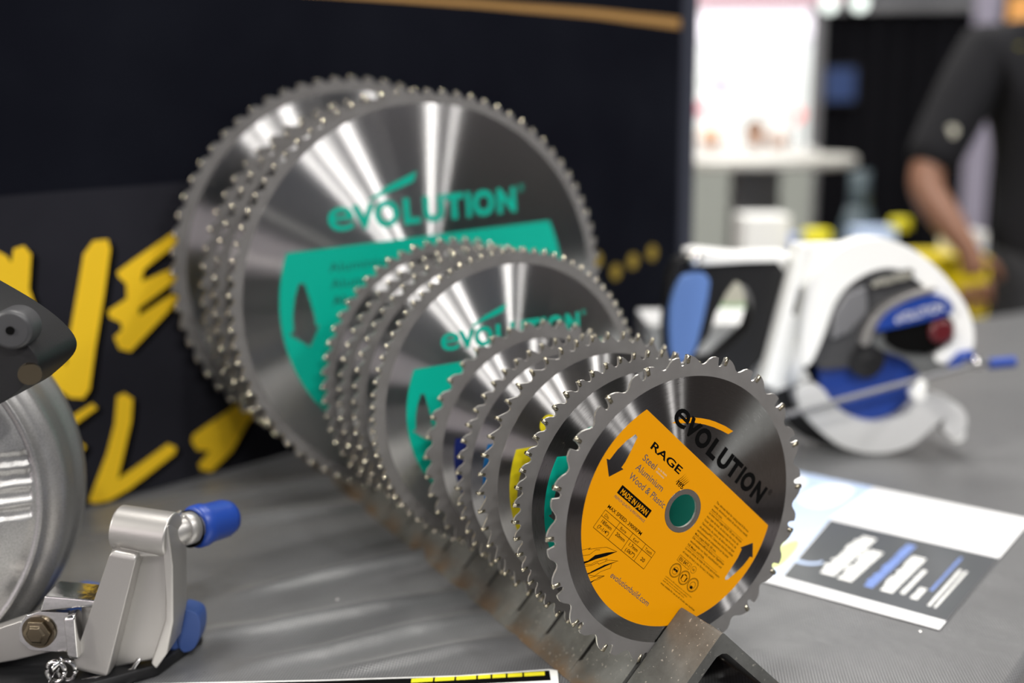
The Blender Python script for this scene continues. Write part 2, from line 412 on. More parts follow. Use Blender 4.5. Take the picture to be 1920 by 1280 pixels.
def segment(rl, h, rot, n=90):
    """the part of a disc below a chord at height h"""
    a = math.asin(max(-1, min(1, h/rl))); pts = []
    st, en = pi-a, 2*pi+a
    for i in range(n+1):
        t = st+(en-st)*i/n; pts.append((rl*cos(t), rl*sin(t)))
    return rotp(pts, rot)

ARROW_L = [(-67.2, -6.9), (-65.0, -6.2), (-64.6, 1), (-63.0, 8.3), (-60.5, 14.3), (-58.2, 13.8), (-56.3, 5), (-55.2, -1), (-55.2, -5.1), (-53.3, -5.0), (-58.6, -13.7)]
ARROW_R = [(54.6, 7.0), (61.3, 14.5), (68.1, 7.5), (65.9, 6.9), (65.2, 0), (63.6, -5.6), (60.6, -13.2), (59.2, -14.2), (58.0, -13.1), (57.9, -6), (57.6, 1), (56.4, 6.8)]
SWOOSH = [(-44.1, 33.2), (-42.2, 36.2), (-39.5, 39.6), (-36, 42.8), (-32.5, 45.2), (-28.4, 47.6), (-23, 50.3), (-17.9, 52.2), (-10, 54.5), (-2.7, 55.8), (-4.5, 52.4), (-11, 50.8), (-17, 49.0), (-23.6, 46.4), (-30.5, 42.9), (-36, 38.8), (-40, 36)]

SWOOSH_T = [(-27, 46.6), (-22, 49.2), (-17.9, 51.6), (-10, 54.5), (-2.7, 57.2), (-4.5, 52.6), (-11, 50.6), (-17, 49.0), (-23.6, 46.6)]
def logo_parts(rot, y, k=1.0, base=34.8, da=0.0, swoosh=None):
    """the maker's word as it stands on the blades: e, a larger v, then small capitals"""
    f = lambda a: a*k+da; b = lambda z: base+(z-34.8)*k
    L = []
    L.append(line_d('e', f(-45.8), f(-33.8), b(35.0), 11.8*k*1.27, y, rot, .012))
    L.append(line_d('v', f(-34.6), f(-23.8), b(34.9), 11.8*k*1.33, y, rot, .02))
    xs = [('O', -24.4, -12.6), ('L', -10.6, -2.6), ('U', -.9, 9.3), ('T', 9.6, 19.4), ('I', 20.6, 23.0), ('O', 23.9, 35.2), ('N', 36.7, 46.6)]
    for ch, a0, a1 in xs:
        L.append(line_d(ch, f(a0), f(a1), b(34.8), 11.7*k, y, rot, .05))
    sw = poly_d([(f(a), b(z)) for a, z in (swoosh or SWOOSH_T)], y+.03, rot)
    rg = line_d('\u00ae', f(48.2), f(51.2), b(43.2), 3.4*k, y, rot, 0)
    return L, sw, rg

def orange_print(root, c, y):
    r = -43
    A = lambda *q, **k: line_d(*q, y=y, rot=r, **k)
    bl = []
    bl.append(A('RAGE', -46.6, -18.2, base=14.3, cap=4.6, bold=.02))
    bl.append(A('MAX SPEED: 3900RPM', -47.3, -16.0, base=-27.2, cap=2.1, bold=.012))
    for s, a0, a1, b in (('185mm', -45.0, -36.0, -35.9), ('(7-1/4")', -45.3, -35.5, -39.3), ('20mm', -31.6, -23.4, -36.2), ('1.7mm', -19.3, -11.3, -35.9), ('(.067")', -19.4, -11.0, -39.3), ('20', -6.0, -2.6, -37.9)):
        bl.append(A(s, a0, a1, base=b, cap=2.1, bold=.012))
    for s, a0, a1 in (('Dia.', -45.6, -41.6), ('Bore', -31.2, -25.9), ('Kerf', -18.9, -14.2), ('Teeth', -7.6, -1.2)):
        bl.append(A(s, a0, a1, base=-31.9, cap=1.7))
    W = .28
    for a, b in (((-47.4, -28.9), (.3, -28.9)), ((-47.4, -32.7), (.3, -32.7)), ((-47.4, -40.7), (.3, -40.7)), ((-47.4, -28.9), (-47.4, -40.7)), ((.3, -28.9), (.3, -40.7)), ((-33.7, -28.9), (-33.7, -40.7)), ((-21.5, -28.9), (-21.5, -40.7)), ((-9.2, -28.9), (-9.2, -40.7))):
        bl.append(stroke_d(a, b, W, y, r))
    v, f = join(*bl); mesh('specification_print', v, f, M['ink'], root, c)
    g = []
    g.append(A('Steel', -46.6, -35.2, base=6.3, cap=3.9, bold=.004)); g.append(A('Aluminium', -46.9, -21.8, base=-.3, cap=3.9, bold=.004)); g.append(A('Wood & Plastic', -47.2, -13.6, base=-6.8, cap=3.9, bold=.004))
    g.append(A('PREMIUM QUALITY & PERFORMANCE', -47.7, -19.4, base=-20.3, cap=1.5)); g.append(A('evolutionbuild.com', -17.4, 18.6, base=-56.2, cap=3.5, bold=.004))
    for q in g: mesh('material_print', q[0], q[1], M['greyink'], root, c)
    for q in (A('up to 6mm', -33.6, -25.2, base=8.3, cap=1.3), A('thickness', -33.4, -25.8, base=6.2, cap=1.2)): mesh('thickness_print', q[0], q[1], M['cream'], root, c)
    q = poly_d([(-47.7, -17.4), (-47.6, -12.0), (-19.5, -12.0), (-19.6, -17.4)], y+.02, r)
    mesh('origin_box', q[0], q[1], M['ink'], root, c)
    v, f = A('MADE IN JAPAN', -45.8, -21.2, base=-16.4, cap=3.2, bold=.02); mesh('origin_print', v, f, M['orange'], root, c)
    # small print
    T = [('The ultimate blade for cutting steel & ferrous', 35, 0), ('metal, aluminium, plastic & non ferrous metals', 36.4, 0), ('wood & resin.', 11, 1),
         ('La lame multi usages RAGE 185 pour d\u00e9coupe', 35, 0), ('tout type de bois, du bois avec des clous, de', 34, 0), ("l'acier (acier doux \u00e9paisseur max 4 mm), de", 34, 0), ("l'aluminium, du cuivre, du laiton et tout type", 34.5, 0), ('de plastique/PVC. Cette lame doit \u00eatre utilis\u00e9e', 35.5, 0), ('exclusivement et uniquement sur les scies', 33, 0), ('Multi usages RAGE 185 mm.', 22, 1),
         ('Die un\u00fcbertreffliche Reihe zur S\u00e4gebl\u00e4tter', 33.5, 0), ('verschneiden von Stahl, einschliesslich und', 33, 0), ('NE Metall, und Holz.', 17, 1),
         ('La serie ultima de hojas de corte para el acero', 36, 0), ('el metal ferroso y non ferroso y la madera', 32.5, 0)]
    tp = []; b = 17.0
    for s, w, brk in T:
        tp.append(A(s, 17.8, 17.8+w, base=b, cap=1.35, bold=.008)); b -= 2.5
        if brk:
            tp.append(stroke_d((17.8, b+1.75), (53 if b > 5 else 50, b+1.75), .12, y, r)); b -= .15
    tp.append(A('EN 847-1', 18.6, 28.4, base=-23.3, cap=2.2, bold=.01))
    for a, bb in (((17.5, -20.4), (29.5, -20.4)), ((17.5, -24.1), (29.5, -24.1)), ((17.5, -20.4), (17.5, -24.1)), ((29.5, -20.4), (29.5, -24.1))): tp.append(stroke_d(a, bb, .2, y, r))
    v, f = join(*tp); mesh('small_print', v, f, M['ink'], root, c)
    ic = []
    def ring(cx, cy, ro, ri):
        n = 40; vs = rotp([(cx+ro*cos(2*pi*i/n), cy+ro*sin(2*pi*i/n)) for i in range(n)]+[(cx+ri*cos(2*pi*i/n), cy+ri*sin(2*pi*i/n)) for i in range(n)], r)
        return [(a, y, z) for a, z in vs], [(i, (i+1) % n, n+(i+1) % n, n+i) for i in range(n)]
    for cx in (21.2, 30.2, 39.2):
        ic.append(ring(cx, -29.4, 4.4, 4.05)); ic.append(ring(cx, -29.4, 3.75, 3.6)); ic.append(ring(cx, -29.6, 2.3, 2.05))
    ic.append(ring(32.8, -22.2, 2.2, 2.0)); ic.append(A('VR', 31.6, 34.0, base=-22.9, cap=1.3, bold=.01))
    for q in ([(19.3, -28.6), (23.1, -28.6), (23.0, -30.0), (21.6, -29.9), (21.2, -29.3), (20.8, -29.9), (19.4, -30)], [(27.6, -28.2), (28.7, -28.2), (28.7, -31.2), (27.9, -31.2)], [(31.7, -28.2), (32.8, -28.2), (32.5, -31.2), (31.7, -31.2)], [(38.0, -30.2), (40.4, -30.2), (40.1, -32.0), (38.3, -32.0)], [(28.6, -27.9), (31.8, -27.9), (30.9, -27.2), (29.5, -27.2)]):
        ic.append(poly_d(q, y, r))
    for i in range(3):
        ic.append(A(('conform to EN standards do not exceed rpm', 'conforme aux normes ne pas utiliser', 'nach EN norm hergestellt nicht')[i], 17.4, (44, 41, 39)[i], base=-35.9-i*1.45, cap=.8))
    ic.append(A('most suitable for use on all circular saw machines', 17.2, 52, base=-40.9, cap=1.1, bold=.012))
    v, f = join(*ic); mesh('safety_symbols', v, f, M['ink'], root, c)
    # claw marks, bottom left and beside the word RAGE
    cl = []
    for P in ([(-39.0, -58.6), (-33, -53.5), (-28, -48.5), (-23.4, -42.7), (-29, -46.6), (-35, -52.0), (-38.0, -59.6)],
              [(-32.2, -62.4), (-28, -58.5), (-24, -52.8), (-18.9, -46.4), (-25.6, -53.0), (-30.5, -60.2), (-31.4, -62.9)],
              [(-26.8, -65.0), (-24.2, -61.6), (-21.0, -57.7), (-24.0, -60.6), (-26.0, -65.4)]):
        cl.append(poly_d(P, y, r))
    def zig(pts, w=.22):
        for i in range(len(pts)-1): cl.append(stroke_d(pts[i], pts[i+1], w, y, r))
    zig([(-44.5, -54.3), (-40.5, -50.4), (-41.4, -52.0), (-36.2, -47.9), (-31.5, -44.5), (-23.4, -42.7)])
    zig([(-42.0, -56.4), (-38.5, -53.8), (-36.8, -49.4), (-34.4, -48.0)]); zig([(-37.4, -59.8), (-33.5, -57.4), (-32.4, -55.2), (-29.0, -51.8), (-26.2, -49.2), (-26.6, -51.0)])
    zig([(-36.6, -60.6), (-33.0, -57.8), (-30.5, -54.4), (-29.0, -54.6), (-25.0, -49.4), (-18.9, -46.4)]); zig([(-30.8, -62.8), (-26.8, -61.2), (-25.0, -57.2), (-20.5, -52.2), (-21.6, -50.0)])
    zig([(-28.6, -63.4), (-25.6, -60.4), (-21.0, -57.7), (-23.2, -61.5), (-24.6, -62.9)])
    v, f = join(*cl); mesh('claw_mark_print', v, f, M['ink'], root, c); cl = []
    for i in range(5):
        x = -16.8+i*1.35; cl.append(poly_d([(x, 9.6-i*.15), (x+1.9, 14.0), (x+2.6, 17.8-.4*i), (x+1.65, 14.2), (x-.2, 10.0)], y, r))
    for q in ((-15.8, 10.2, '1'), (-14.4, 10.2, '8'), (-11.9, 10.2, '5')):
        cl.append(A(q[2], q[0], q[0]+(.8 if q[2] == '1' else 2.1), base=q[1]-1.3, cap=2.9))
    v, f = join(*cl); mesh('model_number_print', v, f, M['ink'], root, c)

def saw_blade(i):
    y, R, n, kind, ph, rf, rl, lc, chord, rot, face = BL[i]
    grp = 'saw blades standing in the slotted rack'
    root = empty('saw_blade', (0, y, 0), 0, LAB[i], 'saw blade', grp)
    c = (0, 0, R)                                    # parts are centred on the arbor hole
    th = .65; bore = 10.0 if R < 100 else (12.7 if R < 150 else 12.7)
    out = blade_outline(R, n, kind, ph)
    v, f = prism_d(out, -th, th, [circ(0, 0, bore, 40)])
    nt = len(f)-len(out)-40
    mi = [0]*nt+[1]*(len(out)+40)
    o = mesh('blade_plate', v, f, None, root, c, mats=[M['rim'], M['edge']], mi=mi)
    # brushed face, with the grinding line left at its edge
    for sg, nm in ((-1, 'brushed_face'), (1, 'brushed_face')):
        lo, hi = sorted((sg*(th-.01), sg*(th+.12)))
        prism(nm, circ(0, 0, rf, 160), lo, hi, M['brush'+face], root, [circ(0, 0, bore, 40)], loc=c)
    yl = -(th+.16)
    seg = segment(rl, chord, rot)
    k = rl/70.3; holes = [circ(0, 0, (13.2 if face == 'B' else 13.5)*1.0, 48)]
    if i in (0, 5, 9, 2, 1):
        holes.append(rotp([(a*k, b*k) for a, b in ARROW_L], rot)); holes.append(rotp([(a*k, b*k) for a, b in ARROW_R], rot))
    prism('label', seg, yl, -(th+.12), M[lc], root, holes, loc=c)
    prism('bore_ring', circ(0, 0, 13.0, 48), -(th+.2), -(th+.12), M['bore'], root, [circ(0, 0, bore, 40)], loc=c)
    yt = yl-.05
    if i in (0, 1, 2, 5, 9):
        kk = {0: 1.0, 1: 1.0, 2: 1.0, 5: 1.26, 9: 1.86}[i]; base = {0: 34.8, 1: 35.2, 2: 31.5, 5: 45.5, 9: 64.2}[i]
        da = {9: 1.0, 5: 1.0}.get(i, 0)
        L, sw, rg = logo_parts(rot, yt, kk, base, da, SWOOSH if i == 0 else None)
        ink = M['ink'] if i == 0 else M[lc]; swm = M['orange'] if i == 0 else M[lc]
        if i != 2:
            v, f = join(*L, rg); mesh('logo_lettering', v, f, ink, root, c)
            mesh('logo_swoosh', sw[0], sw[1], swm, root, c)
        else:
            q = poly_d(circ(-41.9, 38.5, 6.4, 40), yt, 0); mesh('logo_roundel', q[0], q[1], swm, root, c)
    if i == 9:
        dk = mat('dark_teal_ink', (.006, .09, .07), .5)
        for q in (line_d('Aluminium', -87, -30, 32.0, 7.5, yt, rot, .0), line_d('Aluminio', -87, -38, 18.5, 7.5, yt, rot, .0), line_d('Aluminium', -87, -34, 5.0, 7.5, yt, rot, .02)): mesh('material_print', q[0], q[1], dk, root, c)
    if i == 5:
        dk = mat('dark_teal_ink', (.006, .09, .07), .5)
        for q in (line_d('Aluminium', -50, -10, 21.0, 5, yt, rot, .0), line_d('Aluminio', -50, -16, 12, 5, yt, rot, .0)): mesh('material_print', q[0], q[1], dk, root, c)
    if i == 0: orange_print(root, c, yt)
    pitch = 2*pi/n
    for k in range(n):
        a = pi/2-(k+ph)*pitch-.004
        t = bpy.data.objects.new('carbide_tip', TIPS[(k % 2, kind)]); COL.objects.link(t); t.parent = root
        t.location = Vector((R*cos(a), 0, R+R*sin(a)))*S; t.rotation_euler = (0, pi/2-a, 0)
    return root
for i in range(13): saw_blade(i)

# ------------------------------------------------------------------ layout frame of the bench (u right, w away, z up)
def W(u, w, z): return (CX+u*E1[0]+w*E2[0], CY+u*E1[1]+w*E2[1], z)
class Thing:
    def __init__(s, name, label, cat, u, w, z, group=None):
        s.o = (u, w, z); s.root = empty(name, W(u, w, z), -YAW, label, cat, group)
    def sh(s, vf): return [(a-s.o[0], b-s.o[1], c-s.o[2]) for a, b, c in vf[0]], vf[1]
    def part(s, name, vf, m, parent=None, **kw):
        v, f = s.sh(vf); return mesh(name, v, f, m, parent or s.root, **kw)
    def pr(s, name, poly, w0, w1, m, holes=(), parent=None, **kw):
        return s.part(name, prism_d(poly, w0, w1, holes), m, parent, **kw)
def solo(name, vf, m, label=None, cat=None, origin=(0, 0, 0), group=None, kind=None, **kw):
    v = [(a-origin[0], b-origin[1], c-origin[2]) for a, b, c in vf[0]]
    o = mesh(name, v, vf[1], m, None, W(*origin), -YAW, **kw)
    return tag(o, label, cat, group, kind)

# ------------------------------------------------------------------ hall floor and bench
v, f = box_d(-3000, 9000, -3000, 12000, FZ-20, FZ)
tag(mesh('floor', v, f, M['carpet']), kind='structure')

QF = lambda x: -96+(x-173)*.40                        # front edge of the bench in plan
QB = lambda x: 705+(x-1155)*-.02 if x > 1155 else 705 # far edge
def seg_dist(p, a, b):
    ax, ay = a; bx, by = b; dx, dy = bx-ax, by-ay; L2 = dx*dx+dy*dy
    t = max(0, min(1, ((p[0]-ax)*dx+(p[1]-ay)*dy)/L2)); qx, qy = ax+t*dx, ay+t*dy
    return hypot(p[0]-qx, p[1]-qy), t
def uw(u, w): q = W(u, w, 0); return (q[0], q[1])
FOLDS = [([(-200, 716), (-160, 738), (-125, 756), (-73, 784), (-30, 800)], 3.0, 9), ([(-230, 648), (-170, 662), (-101, 692), (-36, 714)], 2.6, 9),
         ([(-170, 612), (-126, 627), (-74, 656), (-22, 678)], 2.4, 8), ([(-120, 598), (-88, 609), (-40, 630), (-3, 643)], 2.0, 7),
         ([(-330, 900), (-284, 915), (-223, 948), (-150, 985)], 3.0, 15), ([(-360, 830), (-280, 850), (-190, 880), (-110, 905)], 2.2, 12),
         ([(200, 420), (330, 470), (470, 520)], 2.0, 22), ([(180, 520), (330, 560), (520, 590)], 1.6, 18), ([(420, 700), (600, 760), (820, 900)], 2.5, 26), ([(500, 900), (640, 960), (900, 1100)], 2.5, 26)]
FOLDS = [([uw(*q) for q in pts], h, s) for pts, h, s in FOLDS]
def cloth():
    ny = 300; vs, fs = [], []
    xs = [-900+i*15.0 for i in range(28)]+[-480+i*2.6 for i in range(385)]+[521+i*12.0 for i in range(115)]; nx = len(xs)-1
    for j in range(ny+1):
        for i in range(nx+1):
            x = xs[i]; a, b = QF(x), QB(x)
            if b < a+20: b = a+20
            y = a+(b-a)*j/ny; z = 0
            for pts, h, s in FOLDS:
                best = 1e9; tt = 0
                for k in range(len(pts)-1):
                    d, t = seg_dist((x, y), pts[k], pts[k+1])
                    if d < best: best = d; tt = (k+t)/(len(pts)-1)
                if best < s*3: z += h*math.exp(-(best/s)**2)*(sin(pi*min(1, max(0, tt*.9+.05))))**.6
            vs.append((x, y, TZ-.3+z*1.9 if z > .05 else TZ-.3))
    for j in range(ny):
        for i in range(nx):
            k = j*(nx+1)+i; fs.append((k, k+1, k+nx+2, k+nx+1))
    # the cloth turns down over the front edge and hangs
    base = len(vs)
    for i in range(nx+1):
        x, y, z = vs[i]
        vs.append((x+1.4, y-3.6, z-3)); vs.append((x+2, y-5, TZ-14)); vs.append((x+3, y-8+4*sin(x*.03), TZ-420))
    for i in range(nx):
        a = base+3*i; fs += [(i, a, a+3, i+1), (a, a+1, a+4, a+3), (a+1, a+2, a+5, a+4)]
    return vs, fs
v, f = cloth()
tag(mesh('tablecloth', v, f, M['cloth'], smooth=True), 'grey satin woven tablecloth with creases spread over the display table', 'tablecloth')
T_ = empty('display_table', (300, 300, FZ), 0, 'long display table hidden under the grey tablecloth', 'table')
def lp(vf, o): return [(a-o[0], b-o[1], c-o[2]) for a, b, c in vf[0]], vf[1]
tp = [(-880, QF(-880)+15), (1700, QF(1700)+15), (1700, 690), (-880, 690)]
v, f = lp(prism_d([(a, b) for a, b in tp], TZ-30, TZ-4, (), 'XY'), (300, 300, FZ)); mesh('table_top', v, f, M['laminate'], T_)
for x, y in ((-800, -440), (-800, 650), (1150, 340), (1150, 650)):
    v, f = lp(cyl_d((x, y, FZ), (x, y, TZ-30), 20), (300, 300, FZ)); mesh('leg', v, f, M['greymetal'], T_)

# metal dust glinting on the cloth
cv, cf = [], []
for _ in range(70):
    x = random.uniform(-260, 420); y = random.uniform(-60, 420)
    if abs(x) < 62 or y < QF(x)+15: continue
    r = random.uniform(.25, .6); a = random.random()*6
    k = len(cv); cv += [(x+r*cos(a+t), y+r*sin(a+t), TZ+.25+random.uniform(0, .7)) for t in (0, 1.6, 3.1, 4.7)]; cf.append((k, k+1, k+2, k+3))
tag(mesh('metal_dust', cv, cf, M['chrome']), 'tiny glinting metal shavings scattered on the grey tablecloth', 'metal shavings', kind='stuff')

# ------------------------------------------------------------------ leaflet on the right
LO = (194.6, -30.4); ld = Vector((.925, .38)).normalized(); lang = atan2(ld.y, ld.x)
leaf = empty('leaflet', (LO[0], LO[1], TZ), lang, 'grey and white printed leaflet with blue lines of text lying right of the blades', 'leaflet')
def flat(name, pts, z0, z1, m, parent, **kw): return prism(name, pts, z0, z1, m, parent, plane='XY', **kw)
flat('sheet', [(0, 0), (249, 0), (249, 297), (0, 297)], .7, 1.0, M['paperw'], leaf)
flat('grey_panel', [(15, .0), (148, .0), (148, 135), (15, 118)], 1.02, 1.06, M['paperg'], leaf)
flat('picture_panel', [(0, 136), (15, 119), (148, 136), (249, 134), (249, 297), (0, 297)], 1.02, 1.06, M['skyprint'], leaf)
for pts, m in (([(30, 150), (60, 145), (120, 170), (110, 250), (40, 260)], 'paperw'), ([(16, 125), (80, 131), (95, 142), (30, 150)], 'paperwarm'), ([(165, 145), (240, 142), (238, 175), (170, 182)], 'paperw'), ([(165, 190), (240, 186), (240, 230), (160, 240)], 'paperw')):
    flat('picture_detail', smoothpoly(pts, 2), 1.08, 1.1, M[m], leaf)
def rowtext(name, s0, s1, t, h, m, wmin, wmax):
    parts = []; s = s0; rr = random.Random(int(s0*7+t))
    while s < s1:
        w = rr.uniform(wmin, wmax); hh = h*rr.uniform(.75, 1.0)
        parts.append(box_d(s, min(s+w, s1), t, t+hh, 1.08, 1.1)); s += w+wmin*.45
    v, f = join(*parts); mesh(name, v, f, M[m], leaf)
rowtext('headline_print', 39, 128, 88, 14, 'white', 3, 6); rowtext('headline_print', 37, 104, 74, 13, 'white', 3, 6)
rowtext('blue_line_print', 36, 133, 58, 8, 'bluetext', 2.4, 4.5); rowtext('subhead_print', 36, 112, 43.5, 11, 'white', 3, 5)
rowtext('subhead_print', 39, 90, 36, 4, 'white', 1.5, 3); rowtext('blue_line_print', 57, 131, 22, 2.4, 'bluetext', 1, 2.4)
rowtext('subhead_print', 36, 58, 26, 6, 'white', 2, 3); rowtext('small_line_print', 31, 107, 15.5, 2.6, 'white', .8, 2); rowtext('small_line_print', 31, 107, 11.5, 2.0, 'white', .8, 2)
ar = [(60+14*cos(a), 118+14*sin(a)) for a in [radians(150+d*8) for d in range(15)]]+[(62+11*cos(a), 118+12*sin(a)) for a in [radians(262-d*8) for d in range(15)]]
flat('crescent_print', ar, 1.08, 1.1, M['skyprint'], leaf)
v, f, cp = glyphs('evolution', .005); k = 60/max(p[0] for p in v)
mesh('faint_logo_print', [(168+p[0]*k, 11+p[1]*k, 1.09) for p in v], f, M['greymetal'], leaf)

# ------------------------------------------------------------------ printed card at the near edge
cd = empty('printed_card', W(26, 599, TZ), -YAW, 'black bordered printed card with yellow lettering band on the cloth, bottom edge of view', 'card')
C0 = lambda pts: [(a-26, b-599) for a, b in pts]
flat('sheet', C0([(-250, 588), (-120, 590.5), (-35, 594), (21, 600.5), (26, 598.9), (27, 480), (-250, 480)]), .2, .6, M['white'], cd)
flat('black_border', C0([(-250, 586.5), (-120, 589.2), (-35, 592.8), (21, 599), (21.5, 587), (-35, 583), (-250, 576)]), .62, .66, M['ink'], cd)
parts = []
u = -64
while u < 18:
    w_ = random.uniform(7, 15); t0 = 586+(u+64)*.085
    parts.append(prism_d([(u-26, t0-599), (min(u+w_, 18)-26, t0-599+w_*.085), (min(u+w_, 18)-26, t0+4.6-599+w_*.085), (u-26, t0+4.6-599)], .68, .7, (), 'XY')); u += w_+1.2
v, f = join(*parts); mesh('yellow_print', v, f, M['sticker'], cd)

# ------------------------------------------------------------------ backdrop banner
th = radians(16.0); bo = (-62.0, 565.0)
ban = empty('backdrop_banner', (bo[0], bo[1], TZ+1.5), th, 'black fabric backdrop banner with yellow brush lettering hanging behind the blades', 'banner')
def bz(x): return 1.3*sin(x*.021)+.9*sin(x*.057+1)
def cloth_sheet(x0, x1, z0, z1, nx, nz, y):
    vs = [(x0+(x1-x0)*i/nx, y+bz(x0+(x1-x0)*i/nx)*.6, z0+(z1-z0)*j/nz) for j in range(nz+1) for i in range(nx+1)]
    fs = [(j*(nx+1)+i, j*(nx+1)+i+1, (j+1)*(nx+1)+i+1, (j+1)*(nx+1)+i) for j in range(nz) for i in range(nx)]
    return vs, fs
v, f = join(cloth_sheet(-700, 672, 0, 900, 160, 20, 4), cloth_sheet(-700, 672, 0, 900, 160, 20, 8)); mesh('fabric_sheet', v, f, M['banner'], ban, smooth=True)
B_ = dict(
 V=[(-253.3, 216.4), (-244.6, 218.3), (-239.3, 210.7), (-243.9, 182.0), (-236.0, 146.7), (-219.4, 111.2), (-214.9, 134.2), (-201.3, 183.9), (-195.4, 206.6), (-186.0, 217.3), (-173.1, 217.6), (-171.4, 209.0), (-181.0, 167.4), (-193.0, 121.2), (-201.0, 86.3), (-207.4, 79.3), (-218.9, 82.5), (-233.6, 97.2), (-255.0, 149.4), (-265.0, 177.8), (-259.0, 194.9)],
 Y=[(-310, 236), (-289.4, 219.7), (-265.3, 215.3), (-259.0, 210.8), (-255.5, 203.4), (-264.1, 177.7), (-295.4, 120.1), (-312, 120)],
 E=[(-167.5, 188.2), (-152.0, 197.3), (-109.2, 220.1), (-104.2, 216.3), (-106.5, 209.7), (-142.5, 187.6), (-145.8, 177.0), (-110.8, 187.7), (-104.5, 188.5), (-106.0, 178.1), (-150.1, 153.3), (-150.7, 146.5), (-116.4, 162.4), (-108.5, 157.3), (-161.5, 114.7), (-171.4, 118.5), (-175.3, 130.2), (-167.7, 135.7), (-168.1, 142.4), (-177.7, 148.1), (-178.3, 154.7), (-160.8, 163.5), (-160.1, 176.4), (-166.7, 183.7)],
 a1=[(-262, 44), (-247.0, 53.8), (-231.2, 60.9), (-199.7, 73.8), (-195.9, 68.4), (-228.9, 51.2), (-245.8, 42.5), (-262, 32)],
 a2=[(-258, 20), (-240.3, 29.2), (-225.2, 35.8), (-213.8, 41.0), (-209.1, 35.5), (-220.8, 22.5), (-239.4, 14.4), (-258, 4)],
 L=[(-177.5, 75.9), (-170.4, 78.0), (-163.0, 71.1), (-166.2, 50.0), (-183.4, -1.4), (-132.9, 21.6), (-124.7, 16.0), (-126.2, 10.6), (-173.8, -13.1), (-192.8, -19.3), (-206, -18.5), (-211.4, -14.9), (-191.0, 25.8), (-181.9, 50.9)],
 T=[(-109.0, 18.8), (-106.3, 24.6), (-52.8, 47.1), (-37.2, 52.5), (-32.6, 29.5), (-45.1, 26.6), (-66.8, -1.2), (-90.8, -16.8), (-101.5, -11.9), (-103.3, -6.4), (-90.4, 4.3), (-104.2, 8.6)])
def sheet_poly(name, pts, y, m, parent, dx=0, dz=0, wave=True):
    """a print following the hang of the cloth"""
    bm = bmesh.new(); vs = [bm.verts.new(((a+dx)*S, 0, (b+dz-TZ)*S)) for a, b in pts]
    t = tessellate_polygon([[Vector((a, b, 0)) for a, b in pts]])
    for q in t: bm.faces.new([vs[i] for i in q])
    xs = [a+dx for a, b in pts]; x = math.ceil(min(xs)/12)*12
    while x < max(xs):
        bmesh.ops.bisect_plane(bm, geom=bm.verts[:]+bm.edges[:]+bm.faces[:], plane_co=(x*S, 0, 0), plane_no=(1, 0, 0)); x += 12
    for v_ in bm.verts: v_.co.y = (y+bz(v_.co.x/S)*.6)*S
    bmesh.ops.recalc_face_normals(bm, faces=bm.faces)
    me = bpy.data.meshes.new(name); bm.to_mesh(me); bm.free(); me.materials.append(m)
    me.polygons.foreach_set('use_smooth', [True]*len(me.polygons))
    o = bpy.data.objects.new(name, me); COL.objects.link(o); o.parent = parent; return o
sheet_poly('charcoal_print', [(-690, 248), (-260.6, 259.7), (-98.3, 263.8), (120.0, 268.9), (120, -20), (-690, -20)], 3.4, M['bannerg'], ban)
for k in ('V', 'Y', 'E', 'a1', 'a2', 'L', 'T'):
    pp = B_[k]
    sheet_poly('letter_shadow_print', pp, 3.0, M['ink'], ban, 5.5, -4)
for k in ('V', 'Y', 'E', 'a1', 'a2', 'L', 'T'):
    sheet_poly('brush_letter_print', B_[k], 2.6, M['yellow'], ban)
sheet_poly('gold_stripe_print', [(-100, 436), (62.0, 442.0), (128.3, 446.0), (280.0, 450.3), (463.9, 454.4), (666.6, 455.0), (667.2, 440.9), (463.9, 444.8), (279.8, 443.4), (128.1, 440.7), (61.7, 439.0), (-100, 434)], 3.0, M['gold'], ban)
for a, b in ((487.2, 135.1), (528.7, 115.0), (566.8, 125.9), (609.9, 133.7)):
    sheet_poly('gold_dot_print', circ(a, b, 11, 16), 3.0, M['golddot'], ban)
v, f = box_d(672, 704, 0, 14, 0, 900); mesh('edge_post', v, f, mat('blue_grey_post', (.055, .06, .085), .5, .3), ban, bevel=2)

